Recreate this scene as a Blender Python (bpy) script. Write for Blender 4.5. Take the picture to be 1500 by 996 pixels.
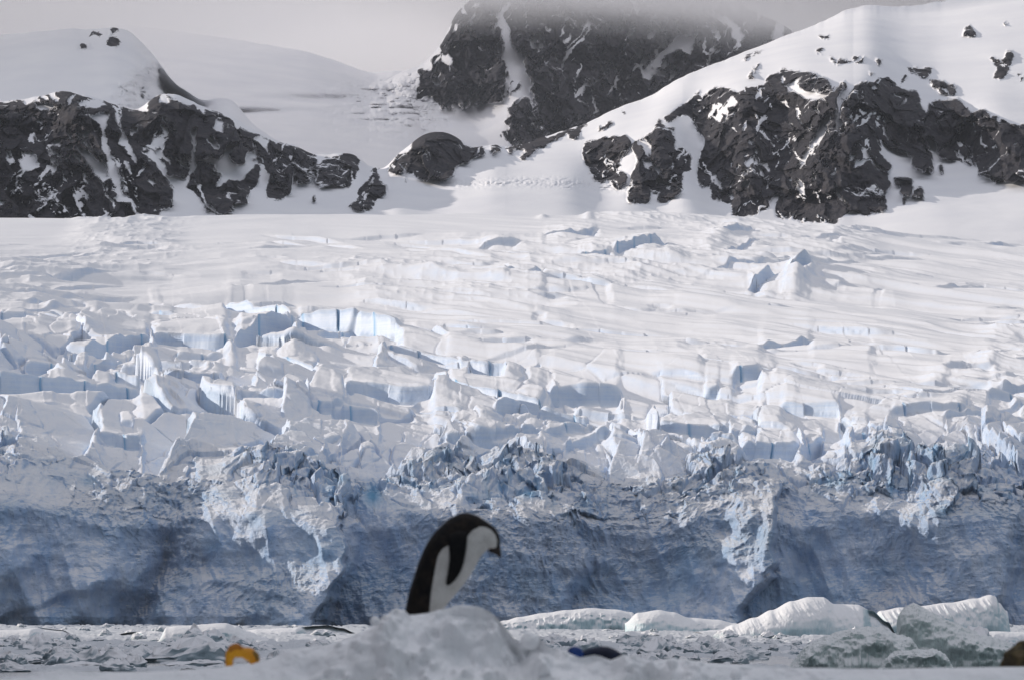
import bpy, bmesh, math, random
import numpy as np
from mathutils import Vector
R = math.radians
S = bpy.context.scene
for o in list(bpy.data.objects): bpy.data.objects.remove(o)
COL = S.collection
# ---------------------------------------------------------------- camera
F = 12500.0            # focal length in pixels of a 1500 px wide picture
PITCH = math.atan((890 - 498) / F)
CAM = np.array([0.0, 0.0, 3.0])
cd = bpy.data.cameras.new('camera'); cam = bpy.data.objects.new('camera', cd); COL.objects.link(cam)
cam.location = CAM; cam.rotation_euler = (math.pi / 2 + PITCH, 0, 0)
cd.sensor_width = 36; cd.lens = 36 * F / 1500; cd.clip_start = 0.5; cd.clip_end = 40000
cd.dof.use_dof = True; cd.dof.focus_distance = 1400; cd.dof.aperture_fstop = 16
S.camera = cam
# ---------------------------------------------------------------- world
SUN_DIR = Vector((-0.79, 0.47, 0.295)).normalized()
elev = math.asin(SUN_DIR.z)
w = bpy.data.worlds.new('World'); S.world = w; w.use_nodes = True
nt = w.node_tree; nt.nodes.clear()
N = nt.nodes.new; L = nt.links.new
out = N('ShaderNodeOutputWorld'); mix = N('ShaderNodeMixShader')
bg1 = N('ShaderNodeBackground'); bg2 = N('ShaderNodeBackground')
sky = N('ShaderNodeTexSky'); sky.sky_type = 'NISHITA'; sky.sun_disc = False
sky.sun_elevation = elev; sky.sun_rotation = math.atan2(SUN_DIR.x, SUN_DIR.y)
sky.air_density = 1.0; sky.dust_density = 1.0
L(sky.outputs[0], bg1.inputs[0]); bg1.inputs[1].default_value = 0.05; bg1.inputs[0].default_value = (1, 1, 1, 1)
tc = N('ShaderNodeTexCoord'); mp = N('ShaderNodeMapping'); mp.inputs['Scale'].default_value = (1.5, 1.5, 5)
ns = N('ShaderNodeTexNoise'); ns.inputs['Scale'].default_value = 2.0; ns.inputs['Detail'].default_value = 6
L(tc.outputs['Generated'], mp.inputs[0]); L(mp.outputs[0], ns.inputs['Vector'])
cr = N('ShaderNodeValToRGB'); cr.color_ramp.elements[0].position = 0.42; cr.color_ramp.elements[1].position = 0.62
L(ns.outputs[0], cr.inputs[0])
# solid grey cloud low over the mountains
sx = N('ShaderNodeSeparateXYZ'); L(tc.outputs['Generated'], sx.inputs[0])
mr = N('ShaderNodeMapRange'); mr.inputs[1].default_value = 0.12; mr.inputs[2].default_value = 0.4
mr.inputs[3].default_value = 1; mr.inputs[4].default_value = 0
L(sx.outputs[2], mr.inputs[0])
my = N('ShaderNodeMapRange'); my.inputs[1].default_value = -0.2; my.inputs[2].default_value = 0.5
L(sx.outputs[1], my.inputs[0])
ml = N('ShaderNodeMath'); ml.operation = 'MULTIPLY'; L(mr.outputs[0], ml.inputs[0]); L(my.outputs[0], ml.inputs[1])
mz = N('ShaderNodeMapRange'); mz.inputs[1].default_value = 0.35; mz.inputs[2].default_value = 0.75
L(sx.outputs[2], mz.inputs[0])
mz2 = N('ShaderNodeMath'); mz2.operation = 'MULTIPLY_ADD'; L(cr.outputs[0], mz2.inputs[0]); mz2.inputs[1].default_value = 0.35; mz2.inputs[2].default_value = 0.65
mz3 = N('ShaderNodeMath'); mz3.operation = 'MULTIPLY'; L(mz.outputs[0], mz3.inputs[0]); L(mz2.outputs[0], mz3.inputs[1])
mx = N('ShaderNodeMath'); mx.operation = 'MAXIMUM'
L(ml.outputs[0], mx.inputs[0]); L(mz3.outputs[0], mx.inputs[1])
L(mx.outputs[0], mix.inputs[0])
bg2.inputs[0].default_value = (0.82, 0.83, 0.91, 1); bg2.inputs[1].default_value = 0.98
L(bg1.outputs[0], mix.inputs[1]); L(bg2.outputs[0], mix.inputs[2]); L(mix.outputs[0], out.inputs[0])
sl = bpy.data.lights.new('sun', 'SUN'); sl.energy = 3.9; sl.angle = R(0.5); sl.color = (1, 0.91, 0.82)
so = bpy.data.objects.new('sun', sl); COL.objects.link(so); so.rotation_euler = SUN_DIR.to_track_quat('Z', 'Y').to_euler()
S.view_settings.view_transform = 'Standard'; S.view_settings.look = 'None'; S.view_settings.gamma = 1
S.view_settings.exposure = 0.0; S.view_settings.use_curve_mapping = False
S.render.engine = 'CYCLES'
S.cycles.max_bounces = 6; S.cycles.diffuse_bounces = 3; S.cycles.volume_bounces = 3

# ---------------------------------------------------------------- maths helpers
cP, sP = math.cos(PITCH), math.sin(PITCH)
def at(px, py, D):
    """world point seen at pixel (px,py) of the 1500x996 photo, D metres ahead"""
    up = (498 - py) / F; k = D / (cP - sP * up)
    return (px - 750) / F * k, D, CAM[2] + (sP + cP * up) * k
def proj(x, y, z):
    zz = z - CAM[2]; f = y * cP + zz * sP; up = -y * sP + zz * cP
    return 750 + F * x / f, 498 - F * up / f
rngT = np.random.default_rng(7)
T3 = rngT.random((64, 64, 64)).astype(np.float32) * 2 - 1
def vn(x, y, z, seed=0):
    x = np.asarray(x, np.float32) + np.float32(seed * 17.13 % 64); y = np.asarray(y, np.float32) + np.float32(seed * 5.71 % 64); z = np.asarray(z, np.float32) + np.float32(seed * 9.37 % 64)
    xi = np.floor(x); yi = np.floor(y); zi = np.floor(z)
    fx = (x - xi).astype(np.float32); fy = (y - yi).astype(np.float32); fz = (z - zi).astype(np.float32)
    fx = fx * fx * fx * (fx * (fx * 6 - 15) + 10); fy = fy * fy * fy * (fy * (fy * 6 - 15) + 10); fz = fz * fz * fz * (fz * (fz * 6 - 15) + 10)
    x0 = xi.astype(np.int32) & 63; y0 = yi.astype(np.int32) & 63; z0 = zi.astype(np.int32) & 63
    x1 = (x0 + 1) & 63; y1 = (y0 + 1) & 63; z1 = (z0 + 1) & 63
    a = T3[x0, y0, z0] * (1 - fx) + T3[x1, y0, z0] * fx
    b = T3[x0, y1, z0] * (1 - fx) + T3[x1, y1, z0] * fx
    c = T3[x0, y0, z1] * (1 - fx) + T3[x1, y0, z1] * fx
    d = T3[x0, y1, z1] * (1 - fx) + T3[x1, y1, z1] * fx
    a = a * (1 - fy) + b * fy; c = c * (1 - fy) + d * fy
    return a * (1 - fz) + c * fz
def fbm(x, y, z, o=4, seed=0, ridged=False, gain=0.5):
    s = 0; a = 1.0; t = 0
    for i in range(o):
        n = vn(x, y, z, seed + i * 3)
        if ridged: n = 1 - 2 * np.abs(n)
        s = s + a * n; t += a; a *= gain
        x = x * 2.03 + 3.1; y = y * 2.03 + 1.7; z = z * 2.03 + 0.9
    return s / t
def ss(a, b, x):
    t = np.clip((x - a) / (b - a), 0, 1); return t * t * (3 - 2 * t)
def interp(x, pts):
    p = np.array(pts, float); return np.interp(x, p[:, 0], p[:, 1])
def sinterp(x, pts):
    """smooth (cosine) interpolation"""
    p = np.array(pts, float); i = np.clip(np.searchsorted(p[:, 0], x) - 1, 0, len(p) - 2)
    t = np.clip((x - p[i, 0]) / (p[i + 1, 0] - p[i, 0]), 0, 1); t = t * t * (3 - 2 * t)
    return p[i, 1] * (1 - t) + p[i + 1, 1] * t
def sm1(a, r):
    k = np.ones(2 * r + 1) / (2 * r + 1)
    for _ in range(3): a = np.convolve(np.pad(a, r, mode='edge'), k, 'valid')
    return a
def cells(x, y, seed):
    """jittered cells: returns nearest id hash a,b,c in 0..1, distance to the border, offset from the centre"""
    xi = np.floor(x).astype(np.int64); yi = np.floor(y).astype(np.int64)
    f1 = np.full(x.shape, 9.0); f2 = f1.copy(); ia = np.zeros(x.shape, np.int64); ib = ia.copy(); dx0 = f1 * 0; dy0 = f1 * 0
    for i in (-1, 0, 1):
        for j in (-1, 0, 1):
            cx = xi + i; cy = yi + j
            jx = T3[(cx + seed) & 63, cy & 63, 5] * 0.42 + 0.5; jy = T3[(cx + seed) & 63, cy & 63, 11] * 0.42 + 0.5
            dx = x - (cx + jx); dy = y - (cy + jy); d = np.sqrt(dx * dx + dy * dy)
            m = d < f1
            f2 = np.where(m, f1, np.minimum(f2, d)); f1 = np.where(m, d, f1)
            ia = np.where(m, cx, ia); ib = np.where(m, cy, ib); dx0 = np.where(m, dx, dx0); dy0 = np.where(m, dy, dy0)
    h = [T3[(ia + seed) & 63, ib & 63, k] for k in (20, 30, 40)]
    return h[0], h[1], h[2], f2 - f1, dx0, dy0
def mesh_grid(name, X, Y, Z, mat, attrs=None, closed=False, smooth=True):
    nr, nc = X.shape
    me = bpy.data.meshes.new(name)
    co = np.stack([X, Y, Z], -1).reshape(-1, 3).astype(np.float32)
    idx = np.arange(nr * nc).reshape(nr, nc)
    if closed: idx = np.concatenate([idx, idx[:, :1]], 1)
    q = np.stack([idx[:-1, :-1], idx[:-1, 1:], idx[1:, 1:], idx[1:, :-1]], -1).reshape(-1, 4)
    me.vertices.add(len(co)); me.vertices.foreach_set('co', co.ravel())
    me.loops.add(q.size); me.loops.foreach_set('vertex_index', q.ravel().astype(np.int32))
    me.polygons.add(len(q)); me.polygons.foreach_set('loop_start', np.arange(0, q.size, 4, dtype=np.int32))
    me.polygons.foreach_set('loop_total', np.full(len(q), 4, np.int32))
    me.polygons.foreach_set('use_smooth', np.full(len(q), smooth))
    me.update(calc_edges=True)
    for k, v in (attrs or {}).items():
        a = me.attributes.new(k, 'FLOAT', 'POINT'); a.data.foreach_set('value', v.astype(np.float32).ravel())
    me.materials.append(mat)
    return me
def link(name, me, parent=None):
    o = bpy.data.objects.new(name, me); COL.objects.link(o)
    if parent: o.parent = parent
    return o
def tag(o, label=None, cat=None, group=None, kind=None):
    if label: o['label'] = label
    if cat: o['category'] = cat
    if group: o['group'] = group
    if kind: o['kind'] = kind
    return o

# ---------------------------------------------------------------- materials
class NT:
    def __init__(s, name):
        s.m = bpy.data.materials.new(name); s.m.use_nodes = True; s.t = s.m.node_tree
        s.b = s.t.nodes['Principled BSDF']; s.n = s.t.nodes.new; s.l = s.t.links.new
    def coord(s, scale=1.0):
        c = s.n('ShaderNodeNewGeometry'); m = s.n('ShaderNodeMapping')
        m.inputs['Scale'].default_value = scale if isinstance(scale, tuple) else (scale,) * 3
        s.l(c.outputs['Position'], m.inputs[0]); return m.outputs[0]
    def ocoord(s, scale=1.0):
        c = s.n('ShaderNodeTexCoord'); m = s.n('ShaderNodeMapping')
        m.inputs['Scale'].default_value = scale if isinstance(scale, tuple) else (scale,) * 3
        s.l(c.outputs['Object'], m.inputs[0]); return m.outputs[0]
    def noise(s, vec, scale, detail=5, rough=0.6):
        n = s.n('ShaderNodeTexNoise'); n.inputs['Scale'].default_value = scale; n.inputs['Detail'].default_value = detail
        n.inputs['Roughness'].default_value = rough; s.l(vec, n.inputs['Vector']); return n.outputs[0]
    def attr(s, name):
        a = s.n('ShaderNodeAttribute'); a.attribute_name = name; return a.outputs['Fac']
    def math(s, op, a, b=0.0, c=0.0, clamp=False):
        m = s.n('ShaderNodeMath'); m.operation = op; m.use_clamp = clamp
        for i, v in enumerate((a, b, c)):
            if isinstance(v, (int, float)): m.inputs[i].default_value = v
            else: s.l(v, m.inputs[i])
        return m.outputs[0]
    def ramp(s, f, stops):
        r = s.n('ShaderNodeValToRGB'); e = r.color_ramp.elements
        while len(e) < len(stops): e.new(0.5)
        for k, (p, c) in enumerate(stops):
            e[k].position = p; e[k].color = tuple(c) + (1,) if len(c) == 3 else c
        s.l(f, r.inputs[0]); return r.outputs[0]
    def mix(s, f, a, b):
        m = s.n('ShaderNodeMix'); m.data_type = 'RGBA'
        if isinstance(f, (int, float)): m.inputs[0].default_value = f
        else: s.l(f, m.inputs[0])
        for i, v in ((6, a), (7, b)):
            if isinstance(v, tuple): m.inputs[i].default_value = v + (1,)
            else: s.l(v, m.inputs[i])
        return m.outputs[2]
    def bump(s, h, dist, strength=1.0, prev=None):
        b = s.n('ShaderNodeBump'); b.inputs['Distance'].default_value = dist; b.inputs['Strength'].default_value = strength
        s.l(h, b.inputs['Height'])
        if prev is not None: s.l(prev, b.inputs['Normal'])
        return b.outputs[0]
    def done(s, col=None, rough=0.6, normal=None, spec=0.3):
        if col is not None:
            if isinstance(col, tuple): s.b.inputs['Base Color'].default_value = col + (1,)
            else: s.l(col, s.b.inputs['Base Color'])
        s.b.inputs['Roughness'].default_value = rough; s.b.inputs['Specular IOR Level'].default_value = spec
        if normal is not None: s.l(normal, s.b.inputs['Normal'])
        return s.m
SNOW = (0.86, 0.855, 0.87)
def mat_glacier():
    s = NT('glacier_ice'); p = s.coord()
    crag = s.attr('crag'); ice = s.attr('ice')
    pv = s.coord((1, 0.45, 0.5)); n1 = s.noise(pv, 0.4, 6, 0.68); n2 = s.noise(p, 1.6, 5, 0.7)
    lay = s.noise(s.coord((0.01, 0.01, 0.9)), 1.0, 3, 0.6)      # horizontal firn layers
    g = s.n('ShaderNodeNewGeometry'); sp = s.n('ShaderNodeSeparateXYZ'); s.l(g.outputs['Normal'], sp.inputs[0])
    steep = s.math('SUBTRACT', 1.0, s.ramp(sp.outputs[2], [(0.58, (0, 0, 0)), (0.97, (1, 1, 1))]))
    icef = s.math('MULTIPLY', steep, s.math('ADD', s.math('MULTIPLY', n1, 1.3), s.math('MULTIPLY', s.math('MULTIPLY', lay, s.attr('wall')), 0.4)), clamp=True)
    icef = s.math('MULTIPLY', icef, s.math('SUBTRACT', 1.0, s.math('MULTIPLY', s.attr('wall'), 0.42)))
    c1 = s.mix(icef, SNOW, (0.27, 0.45, 0.73))
    band = s.noise(s.coord((0.02, 0.02, 2.2)), 1.0, 4, 0.75)
    bandf = s.math('MULTIPLY', s.ramp(band, [(0.42, (0, 0, 0)), (0.60, (1, 1, 1))]), s.math('MULTIPLY', steep, s.attr('wall')))
    c1 = s.mix(s.math('MULTIPLY', bandf, 0.5), c1, (0.72, 0.76, 0.82))
    c2 = s.mix(s.math('MULTIPLY', ice, 1.0, clamp=True), c1, (0.13, 0.38, 0.62))
    h = s.math('ADD', s.math('MULTIPLY', n1, 1.0), s.math('MULTIPLY', n2, 0.5))
    bs = s.math('ADD', s.math('MULTIPLY', crag, 0.95), 0.05)
    b = s.n('ShaderNodeBump'); b.inputs['Distance'].default_value = 1.3; s.l(bs, b.inputs['Strength']); s.l(h, b.inputs['Height'])
    return s.done(c2, 0.55, b.outputs[0], 0.25)
def mat_mountain():
    s = NT('rock_and_snow'); p = s.coord()
    m = s.attr('rock')
    nf = s.noise(p, 0.16, 6, 0.7); ng = s.noise(p, 0.6, 4, 0.7)
    mm = s.math('ADD', m, s.math('MULTIPLY', s.math('SUBTRACT', nf, 0.5), 1.7))
    mm = s.math('ADD', mm, s.math('MULTIPLY', s.math('SUBTRACT', ng, 0.5), 1.1))
    mm = s.math('SUBTRACT', mm, s.ramp(s.noise(s.coord((0.05, 0.05, 0.025)), 1.0, 8, 0.75), [(0.53, (0, 0, 0)), (0.66, (0.6, 0.6, 0.6))]))
    mm = s.math('MULTIPLY', mm, s.ramp(m, [(0.02, (0, 0, 0)), (0.2, (1, 1, 1))]))
    f = s.ramp(mm, [(0.47, (0, 0, 0)), (0.53, (1, 1, 1))])
    st = s.noise(s.coord((0.12, 0.12, 0.035)), 1.0, 7, 0.7)
    rc = s.ramp(st, [(0.3, (0.018, 0.017, 0.026)), (0.5, (0.038, 0.035, 0.046)), (0.62, (0.066, 0.058, 0.066)), (0.75, (0.11, 0.096, 0.098))])
    sn = s.noise(p, 0.03, 4)
    col = s.mix(f, s.ramp(sn, [(0.3, (0.80, 0.80, 0.83)), (0.7, (0.87, 0.865, 0.88))]), rc)
    v = s.n('ShaderNodeTexVoronoi'); v.feature = 'F1'; v.inputs['Scale'].default_value = 0.11; s.l(s.coord((1, 1, 0.5)), v.inputs['Vector'])
    h = s.math('ADD', s.math('MULTIPLY', nf, 1.0), s.math('MULTIPLY', v.outputs[0], 0.5))
    b = s.n('ShaderNodeBump'); b.inputs['Distance'].default_value = 9
    s.l(s.math('ADD', s.math('MULTIPLY', f, 0.93), 0.05), b.inputs['Strength']); s.l(h, b.inputs['Height'])
    return s.done(col, 0.8, b.outputs[0], 0.2)
def mat_near_snow():
    s = NT('near_snow'); p = s.coord()
    n = s.noise(p, 9, 5, 0.6); n2 = s.noise(p, 60, 4, 0.7)
    c = s.ramp(s.noise(p, 1.5, 4), [(0.3, (0.90, 0.905, 0.92)), (0.7, (0.94, 0.94, 0.945))])
    return s.done(c, 0.6, s.bump(n2, 0.006, 0.6, s.bump(n, 0.03, 0.7)), 0.2)
def mat_berg(name, snow, ice, amount, scale=1.0, bump=0.25):
    s = NT(name); p = s.ocoord(scale)
    n = s.noise(p, 0.8, 6, 0.65); n2 = s.noise(p, 4.0, 5, 0.7)
    g = s.n('ShaderNodeNewGeometry'); sp = s.n('ShaderNodeSeparateXYZ'); s.l(g.outputs['Normal'], sp.inputs[0])
    steep = s.math('SUBTRACT', 1.0, s.ramp(sp.outputs[2], [(0.25, (0, 0, 0)), (0.75, (1, 1, 1))]))
    f = s.math('MULTIPLY', s.math('MULTIPLY', steep, s.math('ADD', n, 0.45)), amount, clamp=True)
    return s.done(s.mix(f, snow, ice), 0.5, s.bump(s.math('ADD', n, s.math('MULTIPLY', n2, 0.3)), bump, 0.8), 0.3)
def mat_water():
    s = NT('sea_water'); p = s.coord((1, 0.35, 1))
    return s.done((0.018, 0.03, 0.04), 0.12, s.bump(s.noise(p, 1.8, 4, 0.6), 0.08, 0.6), 0.5)
M_GL = mat_glacier(); M_MT = mat_mountain(); M_NS = mat_near_snow(); M_W = mat_water()
M_BERG = mat_berg('berg_ice', (0.86, 0.86, 0.87), (0.42, 0.60, 0.66), 0.9)
M_GREEN = mat_berg('old_green_ice', (0.80, 0.82, 0.82), (0.50, 0.60, 0.58), 0.9, 1.0, 0.35)
M_FLOE = mat_berg('floe_ice', (0.80, 0.80, 0.82), (0.34, 0.42, 0.47), 1.3, 2.0, 0.10)
M_BRASH = mat_berg('brash_slush', (0.55, 0.57, 0.60), (0.16, 0.21, 0.25), 1.5, 1.0, 0.10)

# ---------------------------------------------------------------- masks traced as outlines of real rock outcrops
MX0, MY0, MW, MH, MS = -100, -120, 1700, 500, 2
def raster(polys, holes=()):
    g = np.zeros((MH * MS, MW * MS), np.float32)
    for val, lst in ((1, polys), (0, holes)):
        for pg in lst:
            q = (np.array(pg, float) - [MX0, MY0]) * MS
            x0, y0 = np.maximum(np.floor(q.min(0)).astype(int) - 1, 0); x1, y1 = np.ceil(q.max(0)).astype(int) + 1
            x1 = min(x1, MW * MS); y1 = min(y1, MH * MS)
            if x1 <= x0 or y1 <= y0: continue
            yy, xx = np.mgrid[y0:y1, x0:x1]; ins = np.zeros(xx.shape, bool)
            for k in range(len(q)):
                ax, ay = q[k]; bx, by = q[k - 1]
                c = ((ay > yy) != (by > yy))
                if ay != by: ins ^= c & (xx < (bx - ax) * (yy - ay) / (by - ay) + ax)
            sub = g[y0:y1, x0:x1]; sub[ins] = val
    return g
def blur(g, r):
    for _ in range(2):
        for ax in (0, 1):
            k = 2 * r + 1; p = [(0, 0), (0, 0)]; p[ax] = (r + 1, r)
            c = np.cumsum(np.pad(g, p, mode='edge'), axis=ax, dtype=np.float64)
            g = (c[k:, :] - c[:-k, :]) / k if ax == 0 else (c[:, k:] - c[:, :-k]) / k
    return g.astype(np.float32)
def sample(g, px, py):
    x = np.clip((px - MX0) * MS, 0, MW * MS - 1.01); y = np.clip((py - MY0) * MS, 0, MH * MS - 1.01)
    xi = x.astype(int); yi = y.astype(int); fx = x - xi; fy = y - yi
    return (g[yi, xi] * (1 - fx) + g[yi, xi + 1] * fx) * (1 - fy) + (g[yi + 1, xi] * (1 - fx) + g[yi + 1, xi + 1] * fx) * fy
def Z(ox, oy, lst, k=2.93): return [[(ox + x / k, oy + y / k) for x, y in pg] for pg in lst]
ROCK = Z(0, 0, [
 [(-300,440),(0,440),(40,430),(90,432),(110,455),(150,430),(175,405),(230,400),(300,390),(350,420),(400,430),(440,425),(490,450),(520,460),(560,475),(600,480),(630,490),(640,440),(670,410),(710,395),(740,420),(775,430),(790,455),(830,455),(860,480),(880,500),(885,470),(930,480),(980,510),(1020,540),(1060,555),(1110,575),(1160,605),(1200,620),(1270,630),(1300,640),(1290,690),(1265,720),(1260,780),(1250,830),(1200,860),(1150,855),(1150,800),(1165,750),(1120,700),(1120,740),(1110,790),(1070,830),(1060,870),(1010,880),(1000,910),(960,925),(920,915),(880,910),(870,870),(830,830),(800,810),(810,770),(770,760),(740,750),(745,800),(740,900),(690,905),(680,940),(600,990),(400,990),(-300,990)],
 [(1270,640),(1300,625),(1330,640),(1365,690),(1360,740),(1330,780),(1280,800),(1268,770)],
 [(1350,780),(1375,700),(1390,670),(1465,665),(1525,660),(1550,690),(1545,720),(1525,770),(1495,805),(1420,790),(1370,810)],
 [(1338,850),(1358,848),(1357,872),(1340,870)]]) + Z(500, 0, [
 [(200,740),(230,665),(290,650),(310,600),(340,580),(380,560),(450,560),(500,595),(530,630),(550,640),(600,630),(615,640),(610,670),(560,690),(510,730),(540,700),(490,710),(480,750),(440,770),(380,770),(370,785),(340,770),(300,750),(250,750)],
 [(630,640),(660,620),(690,640),(650,670)], [(268,760),(282,760),(278,800)],
 [(125,725),(155,715),(180,730),(130,750)],
 [(70,820),(110,780),(155,740),(165,780),(190,800),(190,840),(160,862),(140,890),(90,905),(40,900),(35,880),(70,850)],
 [(700,640),(790,600),(850,590),(930,570),(1010,550),(1060,515),(1060,540),(1030,555),(1020,590),(970,600),(980,575),(900,610),(850,640),(790,680),(760,680),(800,645),(760,640),(720,655)],
 [(1198,475),(1210,472),(1215,485),(1202,490)], [(1095,560),(1110,540),(1150,515),(1182,516),(1150,540),(1120,562)],
 [(1035,660),(1050,610),(1100,600),(1150,590),(1220,570),(1245,600),(1240,640),(1200,700),(1180,740),(1230,740),(1225,780),(1190,815),(1155,800),(1150,780),(1120,795),(1080,780),(1065,740),(1050,700)],
 [(1250,610),(1290,590),(1340,560),(1370,510),(1400,560),(1430,545),(1440,600),(1505,680),(1495,740),(1465,740),(1470,830),(1400,870),(1340,850),(1320,870),(1290,880),(1230,870),(1240,800),(1245,740),(1270,690),(1255,650)],
 [(1385,500),(1440,460),(1500,420),(1480,480),(1400,540)]]) + Z(1000, 0, [
 [(0,440),(40,430),(60,390),(100,400),(130,370),(200,380),(240,410),(270,385),(350,370),(370,330),(430,290),(500,310),(560,320),(620,345),(645,370),(640,400),(700,345),(720,380),(760,355),(830,345),(880,325),(910,350),(950,380),(1010,400),(1025,460),(1050,490),(1060,440),(1100,430),(1180,420),(1230,470),(1240,490),(1290,475),(1330,490),(1360,510),(1400,540),(1465,535),(1700,540),(1700,760),(1465,760),(1410,785),(1340,780),(1270,745),(1260,700),(1200,700),(1100,680),(1090,620),(1060,580),(1050,600),(1080,680),(1070,740),(1000,725),(985,700),(990,670),(920,640),(880,620),(850,605),(850,650),(890,700),(900,720),(880,760),(890,800),(870,850),(880,900),(830,920),(790,930),(740,900),(700,910),(660,960),(600,960),(520,955),(470,950),(500,900),(460,940),(400,930),(400,890),(430,830),(390,840),(370,890),(330,920),(270,935),(215,930),(210,870),(150,865),(130,850),(120,800),(80,810),(70,750),(65,690),(90,630),(90,590),(60,560),(20,500),(0,490)],
 [(900,770),(960,765),(985,765),(990,800),(1040,810),(1040,850),(990,845),(960,840),(930,830),(940,800),(905,795)], [(940,845),(965,850),(960,885),(945,880)],
 [(565,165),(620,145),(635,150),(590,170)], [(570,230),(600,205),(610,215),(585,240)], [(620,245),(700,255),(730,270),(680,280),(640,265)],
 [(730,235),(770,240),(760,275),(730,265)], [(815,250),(865,262),(840,278)], [(795,300),(825,315),(810,325)],
 [(280,330),(300,295),(340,270),(320,300),(305,345),(285,345)], [(250,270),(300,230),(380,208),(320,235),(270,268)],
 [(960,290),(1010,295),(1075,290),(1050,340),(1020,330),(980,310)], [(1060,330),(1100,350),(1150,360),(1180,385),(1170,410),(1110,395),(1070,370)],
 [(935,350),(965,325),(970,340),(945,360)], [(1205,130),(1235,112),(1268,145),(1235,165),(1205,155)],
 [(1330,345),(1350,290),(1320,250),(1380,260),(1385,220),(1410,212),(1430,235),(1410,265),(1400,300),(1370,345)], [(1430,350),(1435,310),(1460,330),(1455,360)],
 [(1380,95),(1395,88),(1395,108),(1383,110)], [(1270,425),(1280,425),(1278,433)], [(1095,705),(1110,700),(1120,740),(1105,740)]])
HOLE = Z(0, 0, [
 [(150,435),(190,440),(240,455),(240,475),(200,480),(155,465)], [(325,450),(380,435),(440,430),(445,450),(390,460),(340,458)],
 [(390,490),(430,478),(465,490),(460,540),(440,560),(420,520),(395,510)],
 [(436,540),(462,600),(474,660),(494,710),(515,780),(525,830),(562,860),(588,900),(583,935),(556,880),(500,862),(475,850),(510,840),(485,790),(455,700),(441,640),(430,580)],
 [(330,615),(370,640),(410,680),(450,720),(475,765),(445,780),(400,740),(370,700),(345,650)],
 [(210,625),(240,595),(290,590),(340,550),(330,570),(290,600),(260,610),(260,635),(225,620),(212,655)],
 [(355,555),(385,565),(370,595),(358,580)], [(80,695),(130,665),(155,670),(150,700),(170,715),(130,730),(100,735)],
 [(115,595),(150,575),(160,585),(130,605)],
 [(490,455),(518,510),(526,580),(565,630),(594,720),(570,695),(540,640),(513,610),(516,560),(493,500)],
 [(525,680),(545,700),(565,745),(560,760),(540,720)],
 [(600,640),(640,650),(660,640),(700,700),(720,750),(780,770),(805,765),(820,720),(825,600),(820,550),(845,540),(840,620),(840,720),(810,780),(800,820),(840,840),(870,880),(870,915),(900,930),(740,950),(690,945),(740,905),(745,830),(725,780),(690,740),(650,690)],
 [(595,640),(650,625),(655,600),(690,590),(715,600),(690,620),(650,640)],
 [(715,620),(750,670),(800,700),(815,730),(770,700),(730,650)], [(905,555),(940,510),(965,550),(950,570),(910,565)],
 [(890,600),(905,580),(950,630),(930,640)],
 [(870,680),(900,655),(940,690),(960,650),(1020,610),(1025,620),(990,660),(1010,700),(1050,710),(1060,660),(1095,650),(1085,690),(1115,700),(1090,720),(1040,770),(980,770),(950,810),(925,790),(960,740),(930,740),(910,700)],
 [(1075,590),(1120,590),(1155,610),(1140,640),(1110,620)], [(975,830),(990,830),(1005,870),(985,855)],
 [(680,430),(705,405),(735,425),(720,445),(690,450)],[(1235,655),(1260,660),(1250,700)]]) + Z(500, 0, [
 [(1290,700),(1320,680),(1340,720),(1300,720)], [(1350,780),(1380,770),(1415,800),(1400,815),(1370,795)], [(1330,830),(1360,825),(1360,860),(1325,855)],
 [(1425,560),(1465,520),(1480,640),(1440,640)]]) + Z(1000, 0, [
 [(140,515),(180,450),(210,415),(235,435),(215,460),(190,470),(165,530)],
 [(440,365),(500,345),(525,335),(480,365),(510,390),(580,400),(640,385),(600,430),(570,440),(510,420),(470,395),(450,395)],
 [(665,425),(700,380),(720,350),(740,360),(725,410),(690,430),(678,480),(677,590),(663,560),(663,500)],
 [(483,740),(518,670),(578,570),(628,475),(632,520),(603,590),(543,660),(512,712)],
 [(255,710),(300,660),(305,690),(280,720)], [(255,735),(300,725),(290,740)], [(340,700),(360,700),(375,740),(365,745),(350,715)],
 [(740,690),(790,680),(840,700),(890,740),(850,725),(800,690),(770,710),(730,725)], [(620,770),(660,715),(655,745)], [(450,600),(490,595),(480,610)],
 [(770,400),(785,405),(778,435)], [(895,410),(950,400),(940,420)], [(60,395),(105,400),(70,425)], [(1345,515),(1365,510),(1370,555)],
 [(805,480),(820,485),(812,500)], [(550,655),(580,645),(565,670)], [(475,810),(490,812),(485,825)]])
PEAK = Z(0, 0, [[(380,150),(405,140),(435,155),(435,172),(410,160),(385,162)], [(455,142),(490,118),(522,135),(480,150),(460,156)],
 [(460,170),(490,160),(515,175),(510,202),(485,212),(460,205)], [(333,190),(355,180),(375,190),(365,212),(335,207)], [(385,190),(398,192),(392,200)]])
FAR = Z(500, 0, [
 [(470,-300),(2200,-300),(2200,200),(1900,200),(1700,250),(1465,335),(1320,420),(1180,480),(1060,540),(960,600),(870,600),(840,520),(820,440),(810,380),(830,360),(800,310),(790,270),(760,230),(730,190),(715,120),(700,50),(680,50),(670,80),(685,140),(700,200),(695,260),(720,300),(710,350),(690,430),(650,445),(600,440),(570,445),(560,440),(590,400),(605,375),(575,385),(545,420),(540,460),(510,465),(495,430),(480,470),(425,475),(420,430),(400,435),(385,410),(350,420),(325,445),(330,390),(340,310),(355,295),(375,310),(385,290),(385,255),(410,240),(432,240),(430,200),(450,160),(470,110)],
 [(705,410),(710,390),(740,350),(765,350),(775,370),(750,395)],
 [(705,470),(780,415),(810,420),(830,480),(850,540),(870,575),(860,640),(800,700),(720,680),(690,640),(680,580),(740,545),(705,520),(725,490)]])
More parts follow.
